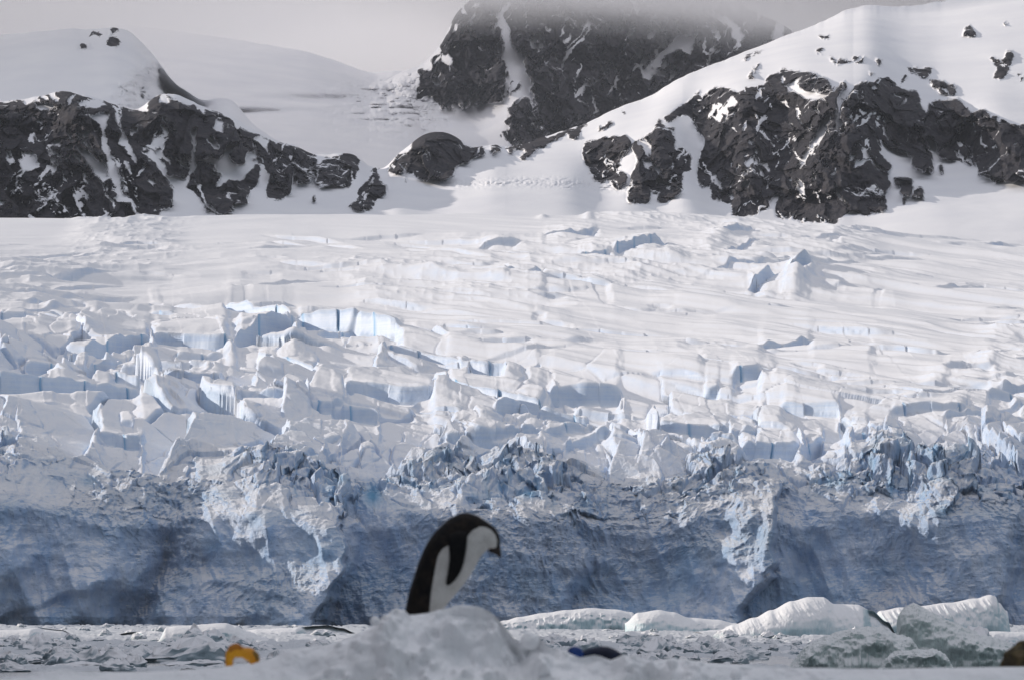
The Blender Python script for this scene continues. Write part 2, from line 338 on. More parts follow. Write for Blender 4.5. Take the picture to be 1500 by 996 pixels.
FHOLE = Z(500, 0, [[(825,160),(860,140),(865,155),(835,185)], [(945,200),(990,140),(1000,135),(985,175)], [(1020,150),(1040,100),(1080,80),(1050,120)],
 [(1050,165),(1070,200),(1060,205)], [(1250,260),(1300,290),(1340,270),(1380,220),(1430,160),(1465,150),(1500,160),(1490,210),(1465,200),(1400,240),(1370,290),(1330,300),(1395,310),(1395,325),(1320,330),(1320,400),(1315,340),(1290,320)],
 [(1225,160),(1260,190),(1290,230),(1280,260)], [(1270,160),(1298,240),(1280,200)], [(515,110),(560,140),(600,190),(570,165)],
 [(835,320),(885,310),(870,345),(840,345)], [(870,240),(880,240),(875,300)], [(655,210),(680,195),(680,230)], [(815,410),(822,405),(860,560),(852,550)], [(385,330),(420,340),(415,375)],
 [(1150,70),(1175,110),(1215,140),(1190,130)], [(880,115),(905,105),(890,135)], [(600,200),(635,195),(605,230)], [(800,570),(835,575),(820,588)]]) + Z(1000, 0, [
 [(0,150),(40,160),(55,195),(30,235),(0,215)], [(95,90),(150,130),(160,180),(125,140),(105,110)], [(200,120),(240,120),(270,155),(245,190),(210,150)],
 [(60,190),(130,255),(80,210)], [(390,100),(420,90),(430,160),(385,180)], [(100,60),(190,70),(240,125),(200,130),(150,90)]])
W1b = blur(raster(ROCK[:9]+ROCK[12:19]), 40); W3b = blur(raster(FAR), 40)
W1 = blur(raster(ROCK, HOLE), 4); W2 = blur(raster(PEAK), 4); W3 = blur(raster(FAR, FHOLE), 4)

# ---------------------------------------------------------------- mountains
def mountain(name, x0, x1, nc, nr, sil, vfoot, Dfoot, Dtop, mask, wide, rockslope=0.25, relief=12., seed=1, snowamp=2.0, extra=None, ws=1.0):
    px = np.linspace(x0, x1, nc)
    vt = interp(px, sil); vt = sm1(vt, 6); vs = sm1(vt, nc // 28)
    t = np.linspace(0, 1, nr)[:, None]
    v = vfoot + (vs[None, :] - vfoot) * t + (vt - vs)[None, :] * t ** 2.5 + t ** 45 * (1.3 * fbm(px / 14, px * 0, px * 0 + seed, 3, seed))[None, :]
    PX = np.repeat(px[None, :], nr, 0)
    w1 = fbm(PX / 16, v / 16, v * 0, 5, seed + 50, False, 0.62); w2 = fbm(PX / 16, v / 16, v * 0 + 7, 5, seed + 53, False, 0.62)
    mk = sample(mask, PX + 7 * w1, v + 7 * w2)
    cl_ = fbm((PX * 0.85 - v * 0.5 + 10 * w1) / 8, (v + 0.5 * PX) / 34, v * 0, 4, seed + 60, False, 0.6)
    cl2 = fbm((PX * 0.9 + v * 0.6 + 8 * w2) / 7, (v - 0.5 * PX) / 30, v * 0 + 3, 4, seed + 66, False, 0.6)
    zone_ = 0.10 * fbm(PX / 90, v / 50, v * 0, 2, seed + 70)
    mk = mk * (1 - ss(0.31, 0.40, np.maximum(cl_, cl2) + zone_))
    mkb_ = sample(wide, PX, v)
    step = 1.0 - (1 - rockslope) * mkb_          # rock faces are steep: little run per unit of rise
    step = step * (0.6 + 0.8 * t)
    c = np.cumsum(step, 0); c = c / c[-1:, :]
    for _ in range(6):                                            # smooth along x
        c = (np.roll(c, 6, 1) + c * 2 + np.roll(c, -6, 1)) / 4
    Dt = interp(px, Dtop)[None, :]
    D = Dfoot + (Dt - Dfoot) * c
    X, Y, Zz = at(PX, v, D)
    # relief pushed in and out along the sight line keeps outlines; the shape is a real crag
    k = relief
    wx = X + 8 * fbm(X / 30, Y / 60, Zz / 30, 3, seed + 6); wz = Zz + 8 * fbm(X / 30, Y / 60, Zz / 30, 3, seed + 7)
    fa, fb, fc, fe, fx_, fy_ = cells(wx / 17, wz / 24, seed); ga, gb, gc, ge, gx, gy = cells(wx / 6 + wz / 30, wz / 9, seed + 3)
    r = 0.7 * fa + 1.6 * fb * fx_ + 1.6 * fc * fy_ + 0.35 * ga + 0.7 * gb * gx + 0.7 * gc * gy + 1.3 * fbm(X / 60, Y / 160, Zz / 90, 3, seed, True) + 0.7 * fbm(X / 14, Y / 60, Zz / 20, 4, seed + 9, True) + 0.35 * fbm(X / 4, Y / 20, Zz / 6, 3, seed + 4, True)
    soft = fbm(X / 110, Y / 300, Zz / 90, 3, seed + 2) * snowamp * 3 + fbm(X / 30, Y / 50, Zz / 30, 3, seed + 5) * snowamp
    d = -r * k * 0.45 * ss(0.15, 0.9, mk) + soft * (1 - 0.6 * mk)
    if extra is not None: d = d + extra(PX, v)
    fade = ss(0, 0.03, t) * (0.25 + 0.75 * ss(0, 0.06, 1 - t))
    D2 = D + d * fade * 4
    X, Y, Zz = at(PX, v, D2)
    # back side
    nb = 14
    tb = np.linspace(0, 1, nb + 1)[1:, None]
    Xb = X[-1:, :] * (1 + 0.1 * tb); Yb = Y[-1:, :] + tb * 900; Zb = Zz[-1:, :] * (1 - 0.9 * tb ** 1.5) - 60 * tb
    mkb = np.repeat(mk[-1:, :], nb, 0) * 0.3
    # foot skirt
    Xf = X[:1, :]; Yf = Y[:1, :]; Zf = Zz[:1, :] - 120
    X = np.concatenate([Xf, X, Xb]); Y = np.concatenate([Yf, Y, Yb]); Zz = np.concatenate([Zf, Zz, Zb])
    MK = np.concatenate([mk[:1], mk, mkb])
    me = mesh_grid(name, X, Y, Zz, M_MT, {'rock': MK})
    return tag(link(name, me), kind='structure')
sil1 = [(-400,120),(-100,140),(0,149),(30,147),(60,141),(95,133),(130,140),(160,151),(180,157),(205,164),(215,150),(228,140),(240,136),(262,140),(290,152),(300,159),(340,171),(375,191),(400,206),(430,212),(450,223),(465,229),(480,226),(520,225),(532,240),(548,246),(568,250),(575,230),(600,215),(612,200),(640,191),(665,198),(682,212),(690,218),(710,215),(725,210),(740,217),(770,210),(800,200),(860,180),(905,158),(950,143),(1000,112),(1070,85),(1140,57),(1200,35),(1240,14),(1270,7),(1300,10),(1330,10),(1370,4),(1400,-3),(1500,-28),(1700,-70),(1900,-90)]
def ex1(px, v):
    g = np.zeros_like(px)
    # crumbly avalanche debris line in the bowl
    m = np.exp(-((v - (275 - 8 * np.sin((px - 620) / 90))) / 7) ** 2) * ss(640, 700, px) * ss(1000, 900, px)
    g += m * 0.9 * fbm(px / 7, v / 3, v * 0, 3, 8, True)
    return g
mountain('mountain_ridge', -160, 1660, 1420, 420, sil1, 375, 2560, [(-400,2760),(0,2800),(500,2850),(740,2950),(1000,3150),(1250,3450),(1700,3600)], W1, W1b, 0.22, 7, 3, 1.2, ex1)
silp = [(-400,70),(-100,62),(0,52),(60,46),(110,42),(135,44),(160,40),(180,42),(196,50),(212,66),(232,90),(248,112),(256,124),(275,133),(292,148),(310,146),(335,143),(348,152),(360,172),(375,187),(420,215),(520,250),(700,300)]
def ex2(px, v):
    # corniced arete: everything right of the crest line falls away from the sun
    crest = interp(v, [(40,190),(55,200),(90,218),(100,212),(118,190),(125,182),(140,178),(200,170)])
    crest = crest + 5 * fbm(px * 0, v / 14, v * 0, 3, 19)
    g = 0.55 * np.maximum(px - crest, 0) * ss(330, 240, px) + 9 * fbm(px / 30, v / 14, v * 0, 4, 20, True) * np.exp(-((px - crest - 22) / 26) ** 2)
    return g * ss(260, 130, v)
mountain('snow_peak', -300, 700, 800, 240, silp, 330, 3300, [(-400,3700),(700,3700)], W2, W2 * 0, 0.4, 5, 11, 1.5, ex2)
sils = [(-400,20),(0,25),(200,38),(330,56),(450,76),(500,92),(540,108),(575,104),(600,104),(612,118),(622,150),(645,195),(700,255),(850,335),(1100,338)]
def ex3(px, v):
    m = np.exp(-(((px - 590) / 75) ** 2 + ((v - 150) / 38) ** 2))
    m2 = np.exp(-(((px - 330) / 90) ** 2 + ((v - 165) / 6) ** 2)) + np.exp(-(((px - 470) / 70) ** 2 + ((v - 145) / 6) ** 2))
    return m * 8 * fbm(px / 26, v / 9, v * 0, 4, 21, True) + m2 * 9
mountain('distant_snowfield', -300, 900, 800, 260, sils, 340, 3950, [(-400,4750),(1700,4750)], W2 * 0, W2 * 0, 1, 5, 23, 2.0, ex3)
silf = [(200,345),(300,310),(400,245),(480,185),(525,150),(560,122),(590,105),(612,98),(625,90),(635,80),(650,60),(658,40),(668,18),(690,0),(720,-15),(800,-30),(900,-22),(1000,-10),(1080,5),(1120,25),(1150,38),(1165,50),(1200,62),(1300,40),(1700,20)]
def ex4(px, v):
    m = np.exp(-(((px - 575) / 70) ** 2 + ((v - 155) / 45) ** 2))
    return m * 6 * fbm((px + v * .6) / 24, (v - px * .2) / 11, v * 0, 4, 27, True)
mountain('cloud_capped_peak', 250, 1300, 1150, 380, silf, 300, 4300, [(300,4600),(600,4700),(900,4850),(1700,4850)], W3, W3b, 0.25, 14, 31, 1.5, ex4)

# ---------------------------------------------------------------- glacier
# each lip is a crevasse wall: x0,y0, x1,y1 (lip line), height of the wall in px, run-out in metres
LIPS = [(165,437,330,446,9,40),(325,437,425,462,17,40),(-60,428,65,431,6,30),(218,493,340,492,40,45),(340,492,435,474,34,45),(430,476,592,494,30,30),
 (95,520,225,494,34,30),(-80,563,210,566,40,40),(120,545,200,520,25,20),(375,520,470,540,28,20),(650,548,800,572,30,28),(800,560,915,566,36,28),(500,572,640,574,34,28),
 (1080,641,1175,638,34,22),(1175,640,1210,630,30,12),(960,606,1075,612,18,22),(1140,584,1235,592,18,22),(720,596,780,585,30,18),(782,595,870,606,26,18),
 (650,640,800,634,16,18),(-40,470,60,472,14,20),(60,455,150,470,10,20),(340,590,420,596,20,15),(230,545,330,552,22,15),
 (480,346,640,344,6,30),(560,352,660,358,6,30),(700,364,765,362,12,20),(790,350,880,343,11,20),(845,382,895,380,16,15),(895,378,978,366,18,18),(735,412,800,408,14,25),(790,418,900,430,12,40),(900,428,1010,428,8,40),
 (790,466,1000,484,9,50),(1095,424,1170,408,24,20),(1150,406,1192,404,34,10),(1020,398,1145,390,9,20),(1108,502,1195,494,12,30),(1270,515,1460,535,10,30),(1430,356,1510,354,7,25),(1380,540,1460,548,10,18),
 (1020,535,1140,550,14,25),(1040,375,1120,355,7,15),(1030,345,1120,340,9,14),(870,425,1000,440,7,40),(930,545,1060,560,8,20),(600,480,660,500,12,12),(140,362,210,357,5,30),(270,356,400,352,4,40),(190,405,275,407,5,20),
 (350,400,420,402,5,25),(430,400,560,405,5,25),(630,385,720,390,6,30),(1300,600,1420,604,14,18),(1230,570,1350,580,9,25),(1380,610,1500,600,12,15),(820,650,900,640,22,14),(450,600,560,612,20,14),(560,520,680,530,14,14),(680,505,800,512,9,16),(1460,575,1560,570,14,20)]
VT = [(-400,660),(-100,655),(0,645),(50,652),(75,660),(110,676),(170,695),(240,700),(270,672),(330,668),(400,668),(480,694),(560,704),(600,690),(665,662),(700,690),(760,676),(820,688),(880,708),(960,716),(1000,690),(1060,668),(1120,676),(1180,700),(1260,672),(1310,655),(1370,690),(1430,664),(1500,695),(1900,690)]
VC = [(-400,324),(0,322),(230,325),(330,319),(500,318),(800,315),(1000,319),(1100,326),(1250,336),(1400,350),(1500,358),(1900,372)]
# bays and buttresses of the face: how far the foot stands back (m)
BUT = [(-400,10),(-100,6),(0,8),(60,12),(150,9),(200,12),(240,17),(330,7),(420,0),(497,-7),(505,8),(530,13),(600,12),(690,3),(740,6),(840,8),(870,14),(960,13),(1040,8),(1090,1),(1128,-3),(1140,12),(1200,16),(1300,13),(1400,7),(1470,6),(1500,12),(1700,8),(1900,4)]
def qmap(q): return 1000 * (0.22 * q + 0.78 * np.maximum(q, 0) ** 2.3)
def build_glacier():
    nc = 1380; px = np.linspace(-140, 1640, nc)
    na, nb = 410, 1130
    vt = sm1(interp(px, VT), 6); vtS = sm1(vt, 70); vc = sm1(interp(px, VC), 30)
    but = sm1(interp(px, BUT), 45)
    ta = np.linspace(0, 1, na)[:, None]; tb = np.linspace(0, 1, nb + 1)[1:, None]
    PXa = np.repeat(px[None, :], na, 0); PXb = np.repeat(px[None, :], nb, 0)
    dtop = lambda q, b: 1496 + b * 0.45 * np.exp(-14 * np.maximum(q, 0)) + qmap(q)
    Va = 928 + (vt[None, :] - 928) * ta
    # face: buttress profile fades upward into the plateau, slope eases towards the top
    wpx = PXa + 26 * fbm(PXa / 90, Va / 60, Va * 0, 3, 130) + 9 * fbm(PXa / 22, Va / 18, Va * 0, 3, 134) + interp(Va, [(690,-25),(760,0),(830,-4),(900,40),(928,55)])
    butw = sinterp(wpx.ravel(), BUT).reshape(wpx.shape)
    Da = 1440 + 1.45 * butw * (1 - ta ** 2.5) + but[None, :] * 0.45 * ta ** 2.5 + 20 * ta ** 1.1 + 36 * np.clip((ta - 0.66) / 0.34, 0, 1) ** 1.6
    undercut = interp(px, [(-400,900),(0,900),(60,880),(150,862),(200,868),(270,858),(330,850),(400,872),(450,890),(510,915),(600,940),(1900,940)])[None, :]
    undercut = undercut + 14 * fbm(PXa / 45, Va / 200, Va * 0, 4, 160)
    Da = Da + (1.6 + 1.6 * fbm(PXa / 60, Va * 0, Va * 0, 2, 163)) * ss(-3, 9, Va - undercut)
    Vb = vt[None, :] + (vc - vt)[None, :] * (1 - (1 - tb) ** 1.15)
    q0 = (vtS - vt) / (vtS - vc)
    Da = Da + (ta ** 4) * (qmap(q0) - 0 + but * 0.45 * (np.exp(-14 * np.maximum(q0, 0)) - 1))[None, :]
    q = (vtS[None, :] - Vb) / (vtS[None, :] - vc[None, :])
    Db = dtop(q, but[None, :])
    V = np.concatenate([Va, Vb]); D = np.concatenate([Da, Db]); PX = np.concatenate([PXa, PXb])
    X, Y, Zz = at(PX, V, D)
    top = np.concatenate([ta * 0, np.ones_like(tb)])
    # --- crags on the face
    face = np.where(np.arange(na + nb)[:, None] < na, 1.0, np.exp(-np.maximum(vt[None, :] - V, 0) / 30)) * np.ones_like(V)
    zc_ = sinterp(px, [(-400,40),(0,45),(150,75),(330,65),(420,35),(600,30),(760,45),(850,60),(1000,50),(1100,40),(1200,20),(1300,45),(1420,60),(1500,40),(1900,40)])[None, :]
    seraczone = np.exp(-np.abs((V - (vt[None, :] + zc_ * .5)) / (zc_ * 0.8)) ** 3)          # shattered upper third
    wx = X + 2.5 * fbm(X / 9, Y / 9, Zz / 9, 3, 40)
    wz = Zz + 2.5 * fbm(X / 9, Y / 9, Zz / 9, 3, 44)
    ca, cb, cc, cd_, cx, cy = cells(wx / 4.2, wz / 4.8, 3)
    ca2, cb2, cc2, cd2, cx2, cy2 = cells(wx / 1.7 + 0.3 * wz, wz / 2.3, 9)
    blocky = (ca * 2.0 + cb * cx * 4.0 + cc * cy * 3.0) * ss(0, .05, cd_)
    blocky2 = (ca2 * 0.8 + cb2 * cx2 * 1.8 + cc2 * cy2 * 1.4) * ss(0, .06, cd2)
    big = fbm(X / 22, Y / 40, Zz / 26, 3, 50)
    flut = fbm((X + 0.25 * Zz) / 3.0, Y / 9, Zz / 12, 5, 53, True)
    wq = X + 5 * fbm(X / 16, Y / 30, Zz / 11, 3, 170); wz_ = Zz + 3 * fbm(X / 14, Y / 30, Zz / 9, 3, 173)
    rough = fbm((wq + 0.25 * wz_) / 3.6, Y / 15, wz_ / 9, 6, 60, True, 0.62) + 0.75 * fbm(wq / 6.5, Y / 14, wz_ / 5.5, 4, 176, True)
    lump = fbm(X / 1.3, Y / 2, Zz / 1.5, 4, 63, True, 0.6)
    em = sinterp(px, [(-400,.5),(0,.7),(60,.25),(330,.3),(400,.9),(480,1),(600,.7),(700,1),(830,.9),(900,.35),(1000,.45),(1060,1),(1110,.35),(1230,.45),(1280,1),(1450,.9),(1900,.6)])[None, :]
    em = np.clip(em + 0.35 * fbm(PX / 70, V / 40, V * 0, 2, 150), 0.1, 1.1)
    chaos = em * ss(0, 1, seraczone + 0.35 * fbm(X / 15, Y / 15, Zz / 15, 2, 66))
    lowamp = 0.35 + 0.5 * ss(-0.2, 0.4, fbm(X / 30, Y / 30, Zz / 18, 2, 70))
    med = fbm((X + 0.3 * Zz) / 9, Y / 24, Zz / 20, 3, 57, True)
    dy = -(4.5 * big + 3.2 * med + lowamp * (2.0 * rough + 0.6 * lump) + chaos * (0.75 * blocky + 0.6 * blocky2 + 2.2 * flut))
    dy = dy * face * np.clip((928 - V) / 25, 0.25, 1)
    ka, kb, kc, ke, kx, ky = cells(wx / 8 + 3, (Y + 0.4 * X) / 11, 51); la, lb, lc, le, lx, ly = cells(wx / 3.3, (Y + 0.3 * X) / 5, 57)
    edge_z = em * np.exp(-((V - (vt[None, :] + 10)) / 46) ** 2)
    dz = face * chaos * (0.5 * ca + 0.5 * fbm(X / 3, Y / 3, Zz / 3, 3, 74, True)) + edge_z * (2.4 * ka + 2.0 * kb * kx + (1.5 + kc) * ky * 1.5 - 1.6 * (1 - ss(0, .1, ke)) + 1.1 * la + 1.2 * lb * lx + 1.0 * ly)
    # --- broken blocks behind the edge
    vb = interp(PX, [(-400,428),(0,432),(300,455),(700,500),(1000,545),(1200,560),(1500,575),(1900,590)])
    Wt = top * ss(-5, 95, V - vb) * ss(-10, 40, vt[None, :] - V)
    Wlow = top * ss(330, 420, V)
    bx = X + 6 * fbm(X / 30, Y / 30, X * 0, 2, 80); by = Y + 14 * fbm(X / 30, Y / 30, X * 0, 2, 84) + 0.35 * X
    A, B_, C_, E, ox, oy = cells(bx / 15, by / 40, 17)
    dens = ss(-0.9, 0.1, A)
    blk = (A * 3.6 + (B_ - 0.95) * ox * 5.5 + (0.7 + C_) * oy * 3.5)
    gap = (1 - ss(0, 0.10, E))
    A2, B2, C2, E2, ox2, oy2 = cells(bx / 6 + 7, by / 17, 29)
    blk2 = (A2 * 1.5 + (B2 - 0.5) * ox2 * 2.8 + (0.5 + C2) * oy2 * 2.0); gap2 = (1 - ss(0, 0.12, E2))
    near = ss(0, 120, V - vb)
    patch = ss(-0.15, 0.25, fbm(X / 45, Y / 90, X * 0, 2, 87))
    zb_ = Wt * (0.75 * blk - 2.0 * gap + patch * near * (0.8 * blk2 - 0.7 * gap2)); zt = 0 * zb_; sup = np.zeros_like(X)
    # wind-shaped long swells, drifting down to the right
    G = Y + 2.6 * 18 * np.log1p(np.exp(np.clip((X + 50) / 18, -30, 30))) - 0.5 * X + 10 * fbm(X / 50, Y / 80, X * 0, 2, 88)
    sw = fbm(X / 90, G / 48, X * 0, 4, 90, False, 0.45)
    sw2 = fbm(X / 40, G / 22, X * 0, 3, 95, True, 0.4)
    zt = zt + top * (4.6 * sw * ss(0, 60, vt[None, :] - V) * (0.35 + 0.65 * Wlow) + 0.9 * sw2 * (0.25 + 0.75 * Wlow))
    mid = top * ss(-0.1, 0.35, fbm(PX / 260, V / 60, V * 0, 2, 101) + 0.5 * np.exp(-(((PX - 900) / 260) ** 2 + ((V - 390) / 45) ** 2)))
    zt = zt + mid * (1 - Wt) * 2.0 * fbm(X / 18, G / 30, X * 0, 4, 104, True)
    for (mx_, my_, mw, mh, lab_) in ((725,362,34,9,0),(830,352,36,8,0),(868,384,30,12,0),(905,380,28,11,0),(945,376,34,13,0),(985,388,26,8,0),(1055,352,26,9,0),(1075,345,20,8,0),(1165,425,24,20,0),(1180,412,14,16,0),(1120,432,30,9,0),(750,415,30,8,0),(900,410,50,8,0),(680,352,40,5,0),(1040,375,22,7,0),(795,322,10,5,0),(862,321,12,5,0),(1450,545,26,9,0),(1370,560,24,8,0),(560,500,20,7,0),(430,520,30,16,0),(75,462,16,7,0),(140,458,14,7,0),(480,520,24,9,0),(745,545,18,8,0),(850,625,20,8,0),(905,600,26,8,0)):
        c0, c1 = np.searchsorted(px, (mx_ - 3 * mw, mx_ + 3 * mw)); sl_ = (slice(na, None), slice(c0, c1)); P_ = PX[sl_]; V_ = V[sl_]
        bx_ = (P_ - mx_) / mw * 1.4 + 0.25 * fbm(P_ / 12, V_ / 8, V_ * 0, 3, int(mx_)); by_ = (V_ - my_) / (mh * 0.9 + 3)
        zt[sl_] += mh / F * Y[sl_] * np.exp(-(bx_ ** 2) - np.where(by_ > 0, by_ * 2.2, by_ * 0.8) ** 2) * 0.8
    ice = np.zeros_like(X)
    # random small lips as well as the traced ones
    rs = random.Random(5); lips = list(LIPS)
    for _ in range(120):
        v0 = rs.uniform(345, 655); x0 = rs.uniform(-240, 1700); vbb = float(interp(x0, [(0,432),(300,455),(700,500),(1500,585)]))
        if v0 < vbb and rs.random() < (0.75 if x0 > 1050 else 0.45): continue
        ln = rs.uniform(20, 90); h = rs.uniform(3, 6) if v0 < vbb else rs.uniform(6, 20)
        lips.append((x0, v0, x0 + ln, v0 + ln * rs.uniform(-0.06, 0.16), h, rs.uniform(8, 25)))
    for _ in range(150):                       # long shallow crevasses sweeping down to the right
        v0 = rs.uniform(335, 600); x0 = rs.uniform(-160, 1650); ln = rs.uniform(50, 240)
        lips.append((x0, v0, x0 + ln, v0 + ln * rs.uniform(0.02, 0.12) * (1 if x0 > 350 else -0.4), rs.uniform(4, 9), rs.uniform(8, 22)))
    PXw = PXb + 5 * fbm(PXb / 14, Vb / 7, Vb * 0, 3, 140); jagB = fbm(PXb / 60, Vb / 9, Vb * 0, 3, 143)
    vt1 = vtS; vc1 = vc
    for (x0, y0, x1, y1, h, run) in lips:
        cols = np.where((px > x0 - 6) & (px < x1 + 6))[0]
        if len(cols) == 0: continue
        c0, c1 = cols[0], cols[-1] + 1; pxx = px[c0:c1]
        s = (pxx - x0) / (x1 - x0); s2 = (PXw[:, c0:c1] - x0) / (x1 - x0)
        yy = y0 + (y1 - y0) * s + (1.5 * fbm(pxx / 70, pxx * 0 + y0, pxx * 0, 2, 3))
        qq = np.clip((vt1[c0:c1] - yy) / (vt1[c0:c1] - vc1[c0:c1]), 0, 1)
        DL = dtop(qq, but[c0:c1])[None, :]
        ed = min(0.3, 14 / (x1 - x0))
        taper = ss(0, ed, s2) * ss(0, ed, 1 - s2) if h > 9 else ss(0, 0.4, s2) * ss(0, 0.4, 1 - s2)
        Hm = h / F * DL * 0.9 * taper
        yb = Db[:, c0:c1]
        jag = 0.7 * fbm(X[na:, c0:c1] / 12, X[na:, c0:c1] * 0, Zz[na:, c0:c1] * 0 + y0, 2, 6) * (1.5 if h > 14 else 0.6)
        cwid = 3.5 + 0.12 * h
        xc = X[na:, c0:c1] / cwid + 0.25 * yb / 30 + y0 * 1.37
        ci = np.floor(xc).astype(int); cf = xc - ci
        cv = T3[ci & 63, (int(y0) * 7) & 63, 33]; cv2 = T3[ci & 63, (int(y0) * 7) & 63, 44]
        wide_ = min(1.0, h / 16)
        jag = jag + wide_ * (1.5 * cv + 1.4 * cv2 * (cf - .5)) + 1.2 * wide_ * np.exp(-(cf * cwid / 0.35) ** 2) * (cv2 > -0.1)
        Hm = Hm * (1 + 0.22 * cv2 * wide_)
        e = yb - DL - jag
        wall = 1.4 + 0.06 * h + np.maximum(DL - 1500, 0) * 0.003
        below = np.exp(-np.maximum(-e - wall, 0) / run) * ss(0, 1, -e / wall)
        above = np.exp(-np.maximum(e, 0) / (run * 1.6)) * (e >= 0)
        lift = Hm * (0.3 * above + 0.3 * (1 - ss(0, 1, -e / wall)) * (e < 0) - 0.8 * below)
        zt[na:, c0:c1] += lift
        if h > 9: sup[na:, c0:c1] = np.maximum(sup[na:, c0:c1], ss(0, .5, taper) * np.exp(-(np.abs(e + wall * .6) / (12 + 0.6 * h)) ** 2))
        if h > 8:
            bl = (e < 0.5) * (e > -wall * 1.3) * ss(0.1, 0.6, taper * np.ones_like(e)) * ss(4, 20, h)
            ice[na:, c0:c1] = np.maximum(ice[na:, c0:c1], 0.10 * bl + 0.8 * bl * np.exp(-(cf * cwid / 0.4) ** 2) * (cv2 > -0.1) * (h > 12))
    Zz = Zz + dz + zt + zb_ * (1 - 0.9 * sup)
    gap = gap * (1 - sup)
    Y2 = Y + dy + Wt * 0.5 * fbm(X / 4, Y / 10, Zz / 4, 3, 110, True)
    X2 = X + Wt * 0.5 * fbm(X / 5, Y / 10, Zz / 3, 3, 114) + face * chaos * 1.0 * fbm(X / 4, Y / 4, Zz / 4, 3, 117)
    # blue ice where fractures are deep
    crev = np.clip(face * chaos * (0.35 * (1 - ss(0, .25, cd_)) + 0.25 * (1 - ss(0, .2, cd2)) * (ca2 > 0.2)) + 0.25 * face * ss(0.1, .5, fbm(X / 9, Y / 9, Zz / 9, 3, 120)) * chaos, 0, 1)
    ice = np.maximum(ice, crev)
    ice = np.maximum(ice, Wt * 0.30 * gap * ss(-.2, .3, fbm(X / 25, Y / 25, X * 0, 2, 121)))
    ice = np.maximum(ice, 0.22 * face * (1 - chaos) * ss(-0.1, 0.5, fbm(X / 18, Y / 10, Zz / 8, 3, 125)))
    pp, vv = proj(X2, Y2, Zz)
    for (cx0, cy0, rx, ry, a) in ((546, 725, 12, 14, .95), (775, 722, 14, 6, .8), (500, 700, 10, 8, .5), (735, 712, 6, 10, .6), (1305, 712, 5, 14, .7), (1230, 705, 12, 6, .6), (130, 703, 12, 8, .5), (1215, 705, 8, 8, .6), (1380, 748, 12, 8, .5)):
        ice = np.maximum(ice, a * np.exp(-((pp - cx0) / rx) ** 2 - ((vv - cy0) / ry) ** 2) ** 0.7)
    crag = np.clip(face * (0.5 + 0.5 * lowamp) + 0.08 * Wt, 0, 1)
    # back slope and side/foot skirts
    k = 10; tk = np.linspace(0, 1, k + 1)[1:, None]
    Xb = X2[-1:] * (1 + 0.05 * tk); Yb = Y2[-1:] + 500 * tk; Zb = Zz[-1:] - 70 * tk
    X3 = np.concatenate([X2, Xb]); Y3 = np.concatenate([Y2, Yb]); Z3 = np.concatenate([Zz, Zb])
    ice = np.concatenate([ice, np.zeros_like(Xb)]); crag = np.concatenate([crag, np.zeros_like(Xb)]); wl = np.concatenate([top * np.ones_like(X2) * (1 - edge_z), np.zeros_like(Xb)])
    me = mesh_grid('glacier', X3, Y3, Z3, M_GL, {'ice': ice, 'crag': crag, 'wall': wl})
    tag(link('glacier', me), kind='structure')
build_glacier()

# ---------------------------------------------------------------- sea
def sheet(name, x0, x1, y0, y1, z, mat):
    me = bpy.data.meshes.new(name); me.from_pydata([(x0, y0, z), (x1, y0, z), (x1, y1, z), (x0, y1, z)], [], [(0, 1, 2, 3)])
    me.materials.append(mat); return tag(link(name, me), kind='structure')
sheet('sea', -9000, 9000, -3000, 12000, 0.0, M_W)

def added_shade_hill():  # unseen hill, added left of frame to shade the near brash and snow
    n, m = 160, 220
    y = np.linspace(-200, 1120, m)[:, None]; s_ = np.linspace(0, 1, n)[None, :]
    x = -32 - 0.062 * np.maximum(y, 0) - 290 * s_
    h = 175 * np.sin(np.pi * np.clip(s_, 0, 1)) ** 0.8 * ss(-200, -60, y) * ss(860, 740, y)
    h = h + 14 * fbm(x / 60, y / 60 + 0 * x, 0 * x, 5, 400, True) * ss(0, .1, s_) - 3
    x = x + 6 * fbm(x / 40, y / 40 + 0 * x, h / 40, 4, 410)
    mk = ss(0.05, 0.35, fbm(x / 60, y / 50 + 0 * x, h / 40, 4, 420))
    me = mesh_grid('added_shade_hill', x, y + 0 * x, h, M_MT, {'rock': mk})
    tag(link('added_shade_hill', me), kind='structure')
added_shade_hill()

